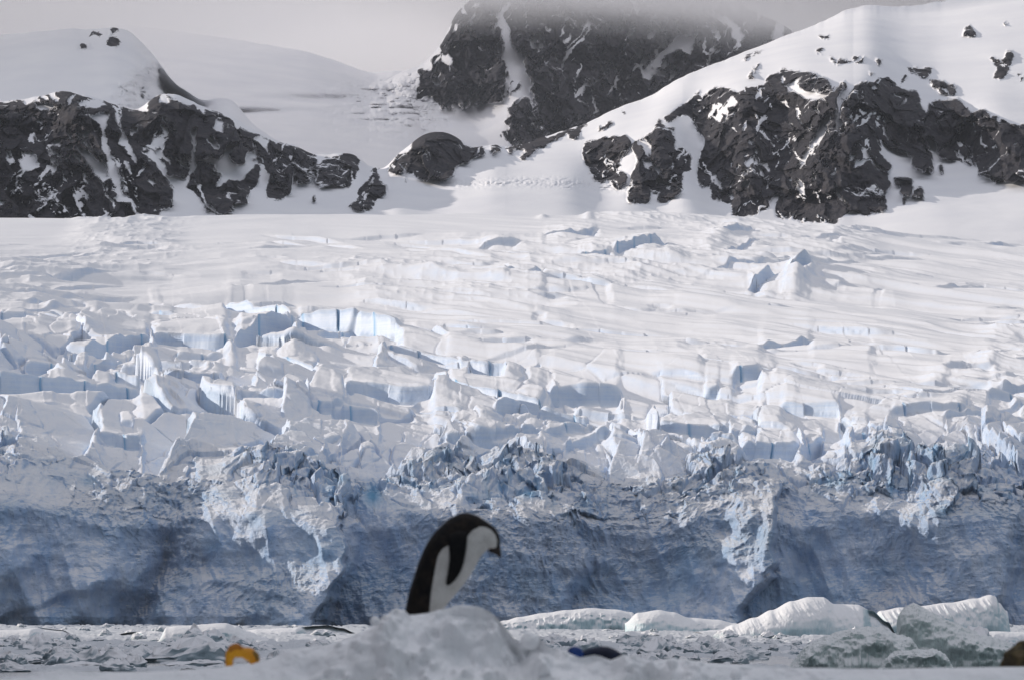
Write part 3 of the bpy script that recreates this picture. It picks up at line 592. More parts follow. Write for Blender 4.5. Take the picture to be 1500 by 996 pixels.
# ---------------------------------------------------------------- icebergs
def iceberg(name, sil, base, D, depth, label, cat, mat, front=0.5, rough=0.15, seed=1, dark=None, streak=0.0, lumpy=0.0, nx=260, ny=90, waterline=0.0):
    """sil: (px,py) skyline; base: waterline row at distance D (front foot); depth in metres"""
    x0 = sil[0][0]; x1 = sil[-1][0]
    px = np.linspace(x0, x1, nx); vt = sinterp(px, sil) if not lumpy else interp(px, sil)
    Dm = D + depth * 0.5
    xw = at(px, vt, Dm)[0]; H = np.maximum(at(px, vt, Dm)[2], 0.03) + 0.25
    s = np.linspace(0, 1, nx); endf = np.sqrt(np.clip(1 - (2 * s - 1) ** 6, 0.0, 1))
    t = np.linspace(-1, 1, ny)[:, None]
    prof = np.clip(1 - np.abs(t) ** (2.2 + front * 3), 0, 1) ** (0.55)
    Xw = np.repeat(xw[None, :], ny, 0); Yw = Dm + t * depth * 0.5 * (0.25 + 0.75 * endf[None, :])
    # asymmetry: crest set back, long slope in front
    cr_ = 0.35 * front
    Zw = -0.25 + H[None, :] * prof * (1 - 0.0 * t)
    n = fbm(Xw / 2.2, Yw / 3.5, Zw / 1.2, 4, seed) ; n2 = fbm(Xw / .7, Yw / 1.0, Zw / .6, 4, seed + 3, True)
    edge = (1 - ss(0.0, .5, 1 - np.abs(t)))
    Yw = Yw - rough * (2 * n + 1.0 * n2) * (0.3 + edge) * (1 + 3 * lumpy)
    if streak: Zw = Zw - streak * np.abs(fbm((Xw - 1.2 * Yw * 0.1 + 0.9 * Zw) / 0.8, Xw * 0, Xw * 0, 3, seed + 8)) * ss(0.3, 0.9, -t) * prof
    Zw = Zw + rough * n * (prof > 0.02) * 0.6 * (0.3 + 0.7 * edge) + lumpy * rough * 2 * n2 * prof
    if dark: Yw, Zw = dark(Xw, Yw, Zw, px, s, t)
    me = mesh_grid(name, Xw - xw.mean(), Yw - Dm, Zw, mat)
    o = link(name, me); o.location = (xw.mean(), Dm, 0)
    return tag(o, label, cat)
def bite(a, b, amount):
    def f(Xw, Yw, Zw, px, s, t):
        m = (ss(a - 8, a + 8, px) * ss(b + 8, b - 8, px))[None, :]
        Yw = Yw + m * amount * ss(0.0, -0.6, t)
        return Yw, Zw
    return f
iceberg('iceberg', [(-120,930),(-40,924),(20,922),(60,919),(90,922),(110,930),(116,936)], 940, 820, 12, 'low smooth grey iceberg with a dark wind-hollowed right end, at the far left edge', 'iceberg', M_BERG, 0.4, 0.12, 3, bite(55, 110, 3))
iceberg('iceberg', [(124,940),(130,935),(160,930),(195,925),(225,924),(250,926),(262,936)], 942, 900, 7, 'flat white topped iceberg with a dark notch in front, left of the snowy dome', 'iceberg', M_BERG, 0.9, 0.25, 5, bite(168, 202, 3.5))
iceberg('iceberg', [(218,948),(232,938),(245,918),(262,916),(330,912),(345,916),(362,924),(385,932),(415,945)], 950, 760, 9, 'bright white dome-shaped iceberg behind the orange object', 'iceberg', M_BERG, 0.2, 0.15, 8)
iceberg('iceberg', [(345,925),(380,921),(430,919),(465,916),(478,915),(500,919),(520,926),(540,936)], 935, 980, 12, 'smooth low iceberg with a dark shaded hollow, just left of the snow mound', 'iceberg', M_BERG, 0.2, 0.12, 12, bite(442, 520, 5))
iceberg('iceberg', [(700,925),(740,908),(760,903),(800,897),(830,893),(865,890),(900,892),(925,896),(935,905),(960,915)], 925, 1150, 16, 'long grainy grey iceberg right of the snow mound at the glacier foot', 'iceberg', M_BERG, 0.3, 0.35, 15, nx=420)
iceberg('iceberg', [(915,912),(935,897),(965,893),(985,896),(1010,904),(1050,907),(1075,912),(1100,920),(1120,926)], 928, 1060, 14, 'low smooth drifted iceberg between the grainy grey one and the tall wavy one', 'iceberg', M_BERG, 0.3, 0.15, 18)
iceberg('iceberg', [(1050,924),(1075,914),(1105,904),(1130,893),(1160,880),(1185,874),(1205,874),(1222,884),(1255,885),(1275,893),(1300,910),(1316,932)], 938, 900, 17, 'tall wavy snow covered iceberg with a thin raised crest and dark right flank', 'iceberg', M_BERG, 0.1, 0.14, 21, bite(1268, 1320, 5), 0.5, nx=420)
iceberg('iceberg', [(1270,920),(1290,894),(1320,889),(1345,887),(1390,882),(1430,876),(1450,871),(1457,873),(1462,882),(1474,894),(1480,925)], 932, 960, 14, 'white iceberg with an overhanging brow and streaked fringe on the right', 'iceberg', M_BERG, 0.2, 0.2, 25, None, 1.2, nx=420)
iceberg('iceberg', [(1400,935),(1420,926),(1460,924),(1490,925),(1530,930),(1600,938)], 945, 700, 8, 'flat pale iceberg ledge at the right edge behind the brown rock', 'iceberg', M_BERG, 0.5, 0.15, 28)
iceberg('iceberg', [(1150,986),(1168,965),(1178,950),(1200,938),(1235,926),(1265,921),(1295,921),(1310,930),(1335,936),(1350,960),(1356,986)], 985, 395, 5, 'rounded pale green iceberg with pocked front, left one of the near pair', 'iceberg', M_GREEN, 0.6, 0.10, 31, None, 0, 0.8, nx=360, ny=160)
iceberg('iceberg', [(1290,985),(1305,950),(1315,930),(1316,905),(1325,892),(1338,886),(1350,892),(1390,912),(1420,925),(1450,934),(1475,943),(1500,962),(1520,990)], 985, 405, 6, 'tall peaked green-grey iceberg with a snowy slope, right one of the near pair', 'iceberg', M_GREEN, 0.5, 0.10, 35, None, 0, 0.8, nx=420, ny=170)
iceberg('iceberg', [(1284,987),(1292,972),(1310,958),(1335,954),(1365,952),(1385,962),(1400,986)], 990, 385, 2.5, 'small crumbly green-white ice lump in front of the peaked near iceberg', 'iceberg', M_GREEN, 0.6, 0.09, 38, None, 0, 1.0, nx=260, ny=120)

# ---------------------------------------------------------------- floes
def floe_mesh(i, flat):
    rs = np.random.default_rng(100 + i)
    n, m = 44, 22
    th = np.linspace(0, 2 * np.pi, n, endpoint=False)[None, :]; ph = np.linspace(-0.25, 1, m)[:, None]
    r = np.clip(1 - np.clip(ph, 0, 1) ** (3.5 if flat else 2.0), 0, 1) ** 0.5
    ang = 1 + 0.28 * np.sin(th * 2 + rs.random() * 6) + 0.2 * np.sin(th * 3 + rs.random() * 6)
    X = r * np.cos(th) * ang; Y = r * np.sin(th) * ang; Zz = ph + 0 * th
    k = fbm(X * 1.6 + i * 3, Y * 1.6, Zz * 1.6, 3, i, True); k2 = fbm(X * 1.2 + i, Y * 1.2 + 5, Zz, 3, i + 7)
    k3 = fbm(X * 5 + i, Y * 5, Zz * 5, 3, i + 20, True); ca, cb, cc, ce, cx, cy = cells(X * 2.4 + i * 5, Y * 2.4 + Zz, i + 2)
    sc = 1 + 0.34 * k + 0.10 * k3
    Zz = Zz * (1 + 0.2 * ca + 0.25 * cb * cx - 0.10 * (1 - ss(0, .1, ce))) + 0.06 * k3 * (Zz > 0.05)
    return mesh_grid('ice_floe', X * sc, Y * sc, Zz * (1 + 0.45 * k2 + 0.25 * X * (rs.random() * 2 - 1) * 2), M_FLOE, closed=True)
FL = [floe_mesh(i, i % 2 == 0) for i in range(12)]
rf = random.Random(11)
floes = []
def floe(x, y, sx, sy, sz, rz, i, label, group):
    o = link('ice_floe', FL[i % 12]); o.location = (x, y, -0.05 * sz); o.scale = (sx, sy, sz); o.rotation_euler = (0, 0, rz)
    return tag(o, label, 'ice floe', group)
specials = [(240, 950, 8, 4, 'small white block of ice standing alone behind the left brash ice'), (820,958,22,10,'rounded grey ice chunk just right of the snow mound')]
def row(px, py): # water surface point at row py
    D = CAM[2] * F / (py - 890); return at(px, py, D)[0], D
cnt = 0
zones = [(917, 930, 50, 5, 16, 'bright sunlit ice block far off', 'far sunlit brash blocks'),
         (930, 946, 85, 8, 30, 'pale ice lump midway', 'brash lumps in the middle band'),
         (946, 962, 95, 14, 46, 'grey shaded ice lump', 'brash lumps in the nearer band'),
         (962, 984, 60, 16, 60, 'dark grey nearest floe', 'floes nearest the snow bank')]
marks = [(115, 'at the left edge of the ice'), (215, 'before the notched flat iceberg'), (345, 'before the snowy dome-shaped iceberg'), (545, 'between orange bag and mound'),
         (835, 'just right of the snow mound'), (935, 'above the dark blue bag'), (1080, 'right of the dark blue bag'), (1180, 'left of the near green icebergs'), (1600, 'around the near green icebergs')]
for (y0, y1, n, s0, s1, lab, grp) in zones:
    for k in range(n):
        py = y0 + (y1 - y0) * rf.random(); px = rf.uniform(-20, 1300)
        if px > 550: px += 220
        x, D = row(px, py); u_ = rf.random(); wpx = (s0 + (s1 - s0) * u_) * 0.8 * (1.6 if rf.random() < 0.12 else 1)
        hw = wpx / F * D / 2; where = next(m_ for lim, m_ in marks if px < lim or lim == 1600)
        floe(x, D, hw, hw * rf.uniform(0.8, 1.8), hw * rf.uniform(0.5, 1.15), rf.uniform(-.5, .5) + (math.pi if rf.random() < .5 else 0), rf.randrange(12),
             ('small ' if u_ < 0.4 else 'medium ' if u_ < 0.75 else 'large ') + lab + ', ' + where, grp)
for px, py, wpx, hpx, lab in ((1095,921,8,8,'upright square white ice block near the foot of the tall wavy iceberg'), (1062,921,11,10,'little white pyramid of ice among far brash ice'),
        (935,940,52,18,'large dark grey ice lump in front of the long grainy iceberg'), (957,925,12,9,'dark blue-grey ice block beside the white brash'), (30,968,70,14,'white topped floe at the lower left corner'),
        (120,975,90,8,'long bright flat floe lying behind the snow at lower left'), (290,972,60,10,'bright white floe left of the orange object'), (1130,925,140,10,'broad flat white floe with a dark edge below the tall wavy iceberg')):
    x, D = row(px, py + 3); hw = wpx / F * D / 2
    floe(x, D, hw, hw * 0.9, hpx / F * D * 0.95, 0.2, int(px) % 12, lab, None)
# uncountable slush between the floes
def slush():
    nr, nc = 420, 900
    pv = np.linspace(984, 914.5, nr)[:, None]; px = np.linspace(-150, 1650, nc)[None, :]
    D = CAM[2] * F / (pv - 890) + 0 * px
    X = at(px + 0 * pv, pv, D)[0]
    a, b, c, e, ox, oy = cells(X / 1.6 + 0.6 * fbm(X / 3, D / 3, X * 0, 2, 3), D / 5.5, 41)
    n = fbm(X / 2.5, D / 9, X * 0, 4, 200, True); big = fbm(X / 14, D / 60, X * 0, 3, 205)
    open_w = interp(pv, [(914,0.0),(955,0.0),(962,-0.15),(968,-0.42),(976,-0.1),(984,-.1)])
    Zz = 0.10 * n + 0.26 * np.clip(a, -.3, 1) * ss(0, .25, e) + 0.08 * big + open_w * 0.8 - 0.08
    Zz = Zz + 0.12 * fbm(X / .6, D / 1.8, X * 0, 3, 210, True)
    me = mesh_grid('brash_ice', X, D, Zz, M_BRASH)
    tag(link('brash_ice', me), 'loose slushy brash ice filling the water between the floes', 'brash ice', kind='stuff')
slush()

# ---------------------------------------------------------------- near snow bank
CREST = [(-300,996),(0,992),(40,990),(60,982),(90,979),(130,984),(200,984),(300,978),(370,972),(400,962),(425,951),(450,948),(480,943),(510,935),(530,926),(541,919),(552,912),(566,901),(580,894),(592,894),(600,902),(615,899),(632,896),(645,892),(660,888),(680,886),(700,888),(715,893),(728,903),(740,918),(752,934),(762,942),(770,938),(778,930),(788,930),(796,940),(810,950),(830,955),(850,962),(870,958),(880,960),(895,966),(915,960),(930,964),(960,970),(985,962),(1000,968),(1040,973),(1100,975),(1180,978),(1300,979),(1500,976),(1800,974)]
def bank():
    nc = 1500; nr = 330
    px = np.linspace(-250, 1750, nc)[None, :]; t = np.linspace(0, 1, nr)[:, None]
    vcr = interp(px[0], CREST)[None, :]
    Dc = 43.0
    x, _, zc = at(px, vcr, Dc)
    # front: falls 35 degrees towards the camera, then eases
    d = 12 * t ** 2.2                      # metres in front of the crest
    base = at(px, 990 + 0 * vcr, Dc)[2]
    bump = zc - base                       # height of the mound above the bank
    zz = base + bump * np.exp(-(d / (0.25 + 0.55 * np.abs(bump) )) ** 1.6) - 0.62 * d / (1 + 0.03 * d)
    X = x + 0 * d; Y = Dc - d + 0 * X
    rough = ss(380, 560, px) * ss(1250, 900, px) * 0.9 + 0.10
    l1 = fbm(X / .22, Y / .25, zz / .2, 4, 300); l2 = np.maximum(fbm(X / .11, Y / .14, zz / .1, 3, 305), 0)
    l3 = fbm(X / .6, Y / .6, zz / .5, 2, 309)
    am = rough * ss(0, 0.06, d + 0.02)
    zz = zz + am * (0.05 * l1 + 0.08 * l2 + 0.05 * l3); Y = Y - am * (0.14 * l1 + 0.16 * l2 + 0.12 * l3)
    # back: short slope into the sea behind
    tb = np.linspace(0, 1, 40)[1:, None]; db = 14 * tb ** 2.2
    zb = base + bump * np.exp(-(db / (0.25 + 0.6 * np.abs(bump))) ** 2) - 0.25 * db + 0 * X[:1]
    Xb = x + 0 * db; Yb = Dc + db + 0 * Xb
    X = np.concatenate([X[::-1], Xb]); Y = np.concatenate([Y[::-1], Yb]); zz = np.concatenate([zz[::-1], zb])
    me = mesh_grid('snow_bank', X, Y, zz, M_NS)
    tag(link('snow_bank', me), kind='structure')
bank()
def ground_near():
    n = 90
    y = np.linspace(-60, 33, n)[:, None]; x = np.linspace(-60, 60, n)[None, :]
    z = interp(y[:, 0], [(-60,1.2),(0,1.0),(25,0.6),(31,-1.6),(33,-3)])[:, None] + 0.08 * fbm(x / 3 + 0 * y, y / 3 + 0 * x, 0 * x + 0 * y, 3, 320)
    me = mesh_grid('snow_ground', x + 0 * y, y + 0 * x, z, M_NS); tag(link('snow_ground', me), kind='structure')
ground_near()
def lump(px, py, r, seed, label):
    n, m = 28, 18; D = 42.6
    th = np.linspace(0, 2 * np.pi, n, endpoint=False)[None, :]; ph = np.linspace(-1.55, 1.55, m)[:, None]
    X = np.cos(ph) * np.cos(th); Y = np.cos(ph) * np.sin(th); Zz = np.sin(ph) + 0 * th
    k = 1 + 0.25 * fbm(X * 1.5, Y * 1.5, Zz * 1.5, 3, seed)
    rr = r / F * D
    me = mesh_grid('snow_lump', X * k * rr, Y * k * rr, Zz * k * rr, M_NS, closed=True)
    o = link('snow_lump', me); o.location = at(px, py, D); return tag(o, label, 'snow lump')
lump(776, 938, 13, 1, 'round snow lump at the right foot of the penguin mound')
lump(549, 909, 7, 2, 'small finger of snow standing up on the left shoulder of the mound')
lump(985, 972, 9, 4, 'small snow lump right of the dark blue bag')
lump(1078, 989, 8, 5, 'lone snow lump at the bottom edge right of centre')

# ---------------------------------------------------------------- penguin
PD = 43.35
def pz(zx, zy, off=0.0):
    """zoomed tracing -> world"""
    return at(540 + zx / 4.742, 730 + zy / 4.742, PD)
EOFF = None
def penguin():
    x, y, z = at(632, 915, PD)
    root = bpy.data.objects.new('penguin', None); COL.objects.link(root); root.location = (x, y, z); O = np.array([x, y, z])
    tag(root, 'black and white penguin standing bent forward behind the snow mound, head bowed right', 'penguin')
    rings = [((228,862),(262,888),.012),((236,838),(330,900),.035),((243,812),(420,880),.065),((250,790),(482,830),.083),((262,735),(512,778),.092),((283,640),(570,705),.104),((318,530),(632,630),.112),((362,400),(690,555),.115),((424,278),(745,462),.110),((500,190),(785,395),.096),((580,126),(808,370),.080),((665,96),(822,358),.068),((745,113),(826,352),.060),((805,148),(832,349),.056),((852,180),(838,347),.050),((888,215),(846,347),.043),((907,255),(856,348),.034),((914,295),(866,350),.025),((912,325),(878,352),.016),((908,340),(890,352),.007)]
    P = np.array([[*a, *b, c] for a, b, c in rings], float); n = len(P)
    tt = np.linspace(0, n - 1, 110); i = np.clip(tt.astype(int), 0, n - 2); f = tt - i
    g = lambda j: P[np.clip(j, 0, n - 1)]
    f = f[:, None]
    C = 0.5 * ((2 * g(i)) + (-g(i - 1) + g(i + 1)) * f + (2 * g(i - 1) - 5 * g(i) + 4 * g(i + 1) - g(i + 2)) * f ** 2 + (-g(i - 1) + 3 * g(i) - 3 * g(i + 1) + g(i + 2)) * f ** 3)
    th = np.linspace(0, 2 * np.pi, 72, endpoint=False)[None, :]
    cx = (C[:, 0] + C[:, 2])[:, None] / 2; cy = (C[:, 1] + C[:, 3])[:, None] / 2
    ax = (C[:, 2] - C[:, 0])[:, None] / 2; ay = (C[:, 3] - C[:, 1])[:, None] / 2
    zx = cx + ax * np.cos(th); zy = cy + ay * np.cos(th)
    X, _, Zz = at(540 + zx / 4.742, 730 + zy / 4.742, PD)
    lat = np.maximum(C[:, 4], 0.004)[:, None] * np.sign(np.sin(th)) * np.abs(np.sin(th)) ** 0.9
    # white plumage as a region of the body
    poly = [(418,900),(424,780),(437,640),(462,500),(482,400),(512,350),(548,330),(575,318),(640,310),(676,300),(692,255),(725,218),(775,193),(815,198),(850,216),(880,250),(893,290),(890,330),(868,352),(845,352),(900,420),(900,900)]
    q = np.array(poly, float); ins = np.zeros(zx.shape, bool); dist = np.full(zx.shape, 1e9)
    for k in range(len(q)):
        a = q[k - 1]; b = q[k]
        c = ((a[1] > zy) != (b[1] > zy)); 
        if a[1] != b[1]: ins ^= c & (zx < (b[0] - a[0]) * (zy - a[1]) / (b[1] - a[1]) + a[0])
        t = np.clip(((zx - a[0]) * (b[0] - a[0]) + (zy - a[1]) * (b[1] - a[1])) / ((b - a) ** 2).sum(), 0, 1)
        dist = np.minimum(dist, np.hypot(zx - a[0] - t * (b[0] - a[0]), zy - a[1] - t * (b[1] - a[1])))
    white = 0.5 + np.where(ins, 1, -1) * dist / 16
    s = NT('penguin_plumage'); f_ = s.ramp(s.attr('white'), [(0.40, (0, 0, 0)), (0.60, (1, 1, 1))])
    nn = s.noise(s.coord(), 60, 5); n3 = s.noise(s.coord(), 14, 3)
    blk = s.ramp(s.noise(s.coord(), 22, 5, 0.7), [(0.42, (0.003, 0.003, 0.004)), (0.75, (0.030, 0.021, 0.014))])
    wht = s.ramp(n3, [(0.3, (0.50, 0.49, 0.46)), (0.7, (0.66, 0.65, 0.62))])
    mat = s.done(s.mix(f_, blk, wht), 0.55, s.bump(nn, 0.012, 0.9), 0.15)
    me = mesh_grid('body', X - O[0], lat, Zz - O[2], mat, {'white': white}, closed=True)
    bm = bmesh.new(); bm.from_mesh(me); bmesh.ops.holes_fill(bm, edges=[e for e in bm.edges if e.is_boundary]); bmesh.ops.recalc_face_normals(bm, faces=bm.faces); bm.to_mesh(me); bm.free()
    body = link('body', me, root)
    dk = NT('flipper_feathers'); dkm = dk.done(dk.ramp(dk.noise(dk.coord(), 30, 4), [(0.4, (0.003, 0.003, 0.004)), (0.8, (0.012, 0.011, 0.010))]), 0.5, None, 0.15)
    # flippers: blade outlines with thickness that thins at the rim
    outl = [(560,262),(600,232),(650,228),(690,240),(684,320),(668,425),(645,505),(605,565),(565,602),(540,600),(538,575),(553,500),(565,410),(556,330)]
    def flipper(side):
        q = np.array(outl, float)
        for _ in range(2):
            q2 = np.roll(q, -1, 0); q = np.stack([q * .75 + q2 * .25, q * .25 + q2 * .75], 1).reshape(-1, 2)
        c = q.mean(0); K = len(q); lv = np.array([0, .35, .65, .85, .96, 1.0]); th_ = np.array([1, .95, .8, .55, .3, 0]) * 0.011
        rows = []
        for sgn, seq in ((-1, range(6)), (1, range(4, -1, -1))):
            for j in seq:
                pts = c + (q - c) * max(lv[j], 1e-3)
                Xx, _, Zf = at(540 + pts[:, 0] / 4.742, 730 + pts[:, 1] / 4.742, PD)
                low = (pts[:, 1] - 230) / 370
                yl = side * (0.112 + 0.008 * np.sin(low * 3) + 0.006) + sgn * th_[j] * -1 * -1
                if side < 0: yl = -(0.114 + 0.010 * np.sin(low * 3)) + sgn * th_[j]
                else: yl = (0.114 + 0.010 * np.sin(low * 3)) + sgn * th_[j]
                rows.append(np.stack([Xx - O[0], yl, Zf - O[2]], -1))
        A = np.array(rows)
        m = mesh_grid('flipper', A[..., 0], A[..., 1], A[..., 2], dkm, closed=True)
        return link('flipper', m, root)
    flipper(-1); flipper(1)
    # beak, upper and lower mandible in one tapered shape
    bk = NT('beak_horn'); bkm = bk.done(bk.ramp(bk.noise(bk.coord(), 40, 3), [(0.4, (0.012, 0.009, 0.008)), (0.8, (0.05, 0.025, 0.018))]), 0.35, None, 0.4)
    br = [((908,300),(836,346),.017),((914,325),(830,358),.017),((917,350),(838,370),.014),((919,370),(866,381),.011),((922,388),(888,391),.008),((922,402),(902,401),.005),((920,413),(912,411),.002)]
    C = np.array([[*a, *b, c] for a, b, c in br], float); th = np.linspace(0, 2 * np.pi, 24, endpoint=False)[None, :]
    zx = (C[:, 0] + C[:, 2])[:, None] / 2 + (C[:, 2] - C[:, 0])[:, None] / 2 * np.cos(th); zy = (C[:, 1] + C[:, 3])[:, None] / 2 + (C[:, 3] - C[:, 1])[:, None] / 2 * np.cos(th)
    X, _, Zz = at(540 + zx / 4.742, 730 + zy / 4.742, PD)
    m = mesh_grid('beak', X - O[0], C[:, 4][:, None] * np.sin(th), Zz - O[2], bkm, closed=True); link('beak', m, root)
    # eyes
    ey = NT('eye_gloss'); eym = ey.done((0.01, 0.008, 0.006), 0.08, None, 0.6)
    for sd in (-1, 1):
        ex, _, ez = pz(868, 215)
        bm = bmesh.new(); bmesh.ops.create_uvsphere(bm, u_segments=14, v_segments=10, radius=0.005)
        me = bpy.data.meshes.new('eye'); bm.to_mesh(me); bm.free(); me.materials.append(eym)
        o = link('eye', me, root); o.location = (ex - O[0], sd * 0.036, ez - O[2])
    # tail brush and feet, mostly behind the snow crest
    tb = [(250,800),(225,905),(214,948),(236,945),(262,905),(300,850)]
    bm = bmesh.new(); fr = []; bk_ = []
    for zx_, zy_ in tb:
        X_, _, Z_ = pz(zx_, zy_); fr.append(bm.verts.new((X_ - O[0], -0.018, Z_ - O[2]))); bk_.append(bm.verts.new((X_ - O[0], 0.018, Z_ - O[2])))
    bm.faces.new(fr); bm.faces.new(bk_[::-1])
    for k in range(len(fr)): bm.faces.new((fr[k], bk_[k], bk_[k - 1], fr[k - 1]))
    bmesh.ops.recalc_face_normals(bm, faces=bm.faces); me = bpy.data.meshes.new('tail'); bm.to_mesh(me); bm.free(); me.materials.append(dkm); link('tail', me, root)
    ft = NT('foot_skin'); ftm = ft.done((0.42, 0.22, 0.18), 0.6)
    for sd in (-1, 1):
        bm = bmesh.new()
        fx = 0.03 + (0.02 if sd > 0 else 0)
        def bar(a, b, r0, r1):
            a = Vector(a); b = Vector(b); d = (b - a).normalized(); u = d.orthogonal().normalized(); v_ = d.cross(u)
            r_a = [bm.verts.new(a + (u * math.cos(k * math.pi / 4) + v_ * math.sin(k * math.pi / 4)) * r0) for k in range(8)]
            r_b = [bm.verts.new(b + (u * math.cos(k * math.pi / 4) + v_ * math.sin(k * math.pi / 4)) * r1) for k in range(8)]
            for k in range(8): bm.faces.new((r_a[k], r_a[k - 7], r_b[k - 7], r_b[k]))
            bm.faces.new(r_a[::-1]); bm.faces.new(r_b)
        bz = -0.045
        bar((fx - .02, sd * .05, bz + .07), (fx - .01, sd * .055, bz), .022, .016)
        for aa in (-.45, 0, .45): bar((fx - .01, sd * .055, bz), (fx + .075 * math.cos(aa), sd * .055 + .075 * math.sin(aa), bz - .008), .013, .006)
        me = bpy.data.meshes.new('foot'); bm.to_mesh(me); bm.free(); me.materials.append(ftm); link('foot', me, root)
penguin()

# ---------------------------------------------------------------- things lying behind the snow crest
def cloth_mat(name, c1, c2, sc=8):
    s = NT(name); n = s.noise(s.coord(), sc, 4)
    return s.done(s.ramp(n, [(0.35, c1), (0.65, c2)]), 0.55, s.bump(s.noise(s.coord(), 40, 4), 0.006, 0.6), 0.3)
def tube(name, pts, D, mat, seed, flat=0.8, parent=None, amp=0.10, O=(0, 0, 0)):
    """lumpy soft body along pixel points (px,py,radius px)"""
    P = np.array(pts, float); n = len(P); tt = np.linspace(0, n - 1, 60); i = np.clip(tt.astype(int), 0, n - 2); f = (tt - i)[:, None]
    g = lambda j: P[np.clip(j, 0, n - 1)]
    C = 0.5 * ((2 * g(i)) + (-g(i - 1) + g(i + 1)) * f + (2 * g(i - 1) - 5 * g(i) + 4 * g(i + 1) - g(i + 2)) * f ** 2 + (-g(i - 1) + 3 * g(i) - 3 * g(i + 1) + g(i + 2)) * f ** 3)
    T = np.gradient(C[:, :2], axis=0); T /= np.linalg.norm(T, axis=1)[:, None] + 1e-9; Nn = np.stack([-T[:, 1], T[:, 0]], 1)
    th = np.linspace(0, 2 * np.pi, 36, endpoint=False)[None, :]; r = np.maximum(C[:, 2], 0.05)[:, None]
    x = C[:, 0][:, None] + Nn[:, 0][:, None] * r * np.cos(th); y = C[:, 1][:, None] + Nn[:, 1][:, None] * r * np.cos(th)
    k = 1 + amp * fbm(x / 9, y / 9, np.sin(th) * 1.5 + 0 * x, 3, seed)
    x = C[:, 0][:, None] + (x - C[:, 0][:, None]) * k; y = C[:, 1][:, None] + (y - C[:, 1][:, None]) * k
    X, _, Zz = at(x, y, D); Yy = r * np.sin(th) * flat / F * D * k
    return link(name, mesh_grid(name, X - O[0], Yy + D - O[1], Zz - O[2], mat, closed=True), parent)
def bag(name, label, cat, px, py, D):
    o = bpy.data.objects.new(name, None); COL.objects.link(o); o.location = at(px, py, D); return tag(o, label, cat)
OD = 43.6
b1 = bag('duffel_bag', 'orange bag arched over a white patch, half hidden by snow at lower left', 'bag', 354, 975, OD); O1 = tuple(b1.location)
tube('shell', [(335,978,5),(336,967,6.5),(339,957,8.5),(346,953,9.5),(356,956,9),(366,959,10),(371,964,9),(372,971,6.5),(370,978,4)], OD, cloth_mat('orange_cloth', (0.55, 0.20, 0.01), (0.75, 0.36, 0.015)), 3, 1.6, b1, 0.18, O1)
tube('cap_flap', [(336,953,4.5),(341,949,5.5),(348,947,5),(355,951,3)], OD - 0.03, cloth_mat('rust_cloth', (0.30, 0.09, 0.01), (0.50, 0.20, 0.015)), 6, 1.2, b1, 0.15, O1)
tube('end_cap', [(369,955,5),(374,961,6),(376,968,3.5)], OD - 0.02, cloth_mat('olive_cloth', (0.14, 0.09, 0.02), (0.30, 0.15, 0.02)), 9, 1.4, b1, 0.1, O1)
tube('white_panel', [(341,968,4),(348,964,6),(356,964,6),(362,970,4)], OD - 0.01, cloth_mat('white_cloth', (0.70, 0.70, 0.72), (0.80, 0.80, 0.82)), 12, 0.9, b1, 0.05, O1)
b2 = bag('dry_bag', 'long dark blue bag lying on the snow with a brighter blue rolled end', 'bag', 875, 970, OD); O2 = tuple(b2.location)
tube('body', [(848,964,2),(856,960,7),(868,957,9),(884,957,11),(900,961,10),(912,965,5),(919,967,1)], OD, cloth_mat('navy_cloth', (0.002, 0.004, 0.015), (0.006, 0.014, 0.045)), 15, 1.2, b2, 0.08, O2)
tube('rolled_end', [(834,966,3),(837,956,7),(843,954,8),(849,957,6),(852,963,3)], OD - 0.02, cloth_mat('blue_cloth', (0.004, 0.025, 0.12), (0.01, 0.05, 0.22)), 18, 1.2, b2, 0.08, O2)
# brown rock
def rock():
    s = NT('mossy_rock'); p = s.ocoord()
    c = s.ramp(s.noise(p, 9, 6, 0.7), [(0.3, (0.02, 0.015, 0.012)), (0.45, (0.07, 0.055, 0.035)), (0.55, (0.13, 0.10, 0.05)), (0.7, (0.20, 0.14, 0.10))])
    m = s.done(c, 0.85, s.bump(s.noise(p, 14, 6, 0.7), 0.04, 1.0), 0.2)
    D = 43.7; n, k = 90, 60
    th = np.linspace(0, 2 * np.pi, n, endpoint=False)[None, :]; ph = np.linspace(-1.57, 1.57, k)[:, None]
    X = np.cos(ph) * np.cos(th); Y = np.cos(ph) * np.sin(th); Zz = np.sin(ph) + 0 * th
    a, b, c_, e, ox, oy = cells(X * 2.2 + Y, Zz * 2.6, 3)
    r = 1 + 0.22 * fbm(X * 1.5, Y * 1.5, Zz * 1.5, 4, 77) + 0.10 * a * ss(0, .15, e) - 0.10 * (1 - ss(0, .1, e))
    me = mesh_grid('rock', X * r * .175, Y * r * .14, Zz * r * .135, m, closed=True)
    o = link('rock', me); o.location = at(1517, 980, D); tag(o, 'craggy brown mossy rock at the lower right corner on the snow', 'rock')
rock()

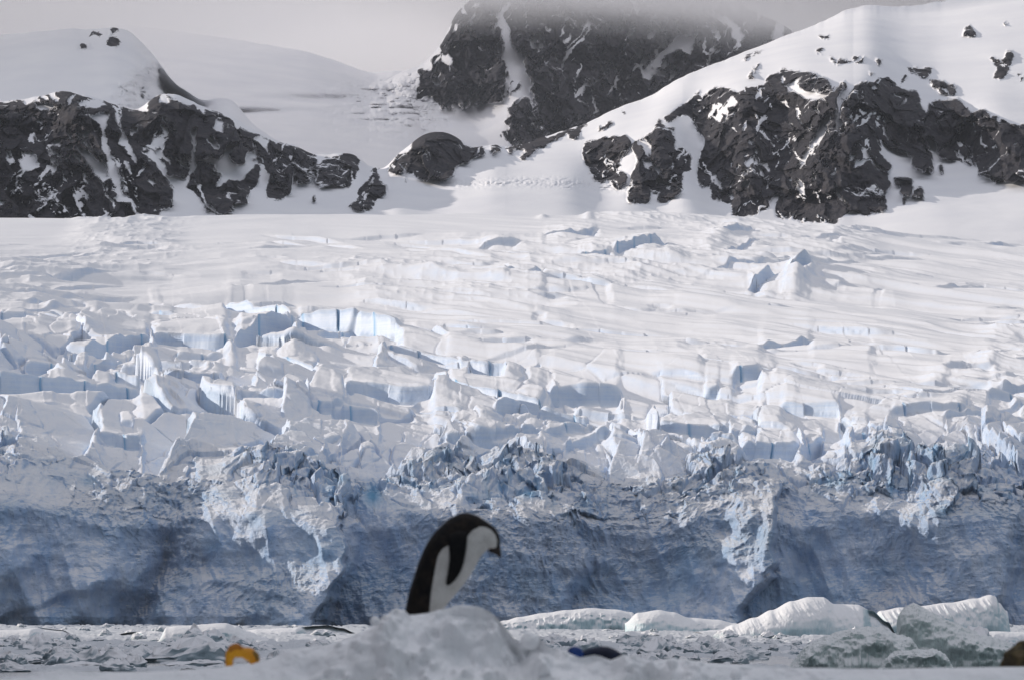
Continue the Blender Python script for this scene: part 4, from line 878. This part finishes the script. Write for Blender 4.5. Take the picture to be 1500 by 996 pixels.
# ---------------------------------------------------------------- air and cloud
def volume_mat(name, color, dens, noise=None):
    m = bpy.data.materials.new(name); m.use_nodes = True; t = m.node_tree; t.nodes.clear()
    o = t.nodes.new('ShaderNodeOutputMaterial'); v = t.nodes.new('ShaderNodeVolumePrincipled')
    v.inputs['Color'].default_value = (*color, 1); v.inputs['Density'].default_value = dens; v.inputs['Anisotropy'].default_value = 0.0
    if noise:
        base, H = noise
        g = t.nodes.new('ShaderNodeNewGeometry'); sp = t.nodes.new('ShaderNodeSeparateXYZ'); t.links.new(g.outputs['Position'], sp.inputs[0])
        mp_ = t.nodes.new('ShaderNodeMapping'); mp_.inputs['Scale'].default_value = (0.0035, 0.0012, 0.010); t.links.new(g.outputs['Position'], mp_.inputs[0])
        nz = t.nodes.new('ShaderNodeTexNoise'); nz.inputs['Scale'].default_value = 1.0; nz.inputs['Detail'].default_value = 4; t.links.new(mp_.outputs[0], nz.inputs['Vector'])
        a = t.nodes.new('ShaderNodeMath'); a.operation = 'MULTIPLY_ADD'; t.links.new(nz.outputs[0], a.inputs[0]); a.inputs[1].default_value = 70
        lo = t.nodes.new('ShaderNodeMapRange'); t.links.new(sp.outputs[0], lo.inputs[0])
        for k_, v_ in ((1, -240), (2, -90), (3, 46), (4, 0)): lo.inputs[k_].default_value = v_
        ad = t.nodes.new('ShaderNodeMath'); t.links.new(sp.outputs[2], ad.inputs[0]); t.links.new(lo.outputs[0], ad.inputs[1]); t.links.new(ad.outputs[0], a.inputs[2])
        r = t.nodes.new('ShaderNodeMapRange'); t.links.new(a.outputs[0], r.inputs[0]); r.inputs[1].default_value = base + 35; r.inputs[2].default_value = base + 35 + H
        r.inputs[3].default_value = 0; r.inputs[4].default_value = dens
        dx_ = t.nodes.new('ShaderNodeMapRange'); t.links.new(sp.outputs[0], dx_.inputs[0])
        for k_, v_ in ((1, -150), (2, -20), (3, 0.8), (4, 1.8)): dx_.inputs[k_].default_value = v_
        mu = t.nodes.new('ShaderNodeMath'); mu.operation = 'MULTIPLY'; t.links.new(r.outputs[0], mu.inputs[0]); t.links.new(dx_.outputs[0], mu.inputs[1])
        t.links.new(mu.outputs[0], v.inputs['Density'])
    t.links.new(v.outputs[0], o.inputs['Volume']); return m
def box(name, x0, x1, y0, y1, z0, z1, mat):
    v = [(x, y, z) for z in (z0, z1) for y in (y0, y1) for x in (x0, x1)]
    f = [(0, 2, 3, 1), (4, 5, 7, 6), (0, 1, 5, 4), (2, 6, 7, 3), (0, 4, 6, 2), (1, 3, 7, 5)]
    me = bpy.data.meshes.new(name); me.from_pydata(v, [], f); me.materials.append(mat); return link(name, me)

haze = box('haze', -2500, 2500, -80, 6900, -1.5, 620, volume_mat('thin_air', (0.80, 0.84, 0.92), 0.000022))
tag(haze, kind='stuff')

cl = box('cloud', -1900, 1900, 3620, 6600, 215, 372, volume_mat('cloud_mist', (0.978, 0.970, 0.976), 0.008, (304, 55)))
tag(cl, 'low grey cloud bank hiding the tops of the far mountains', 'cloud', kind='stuff')
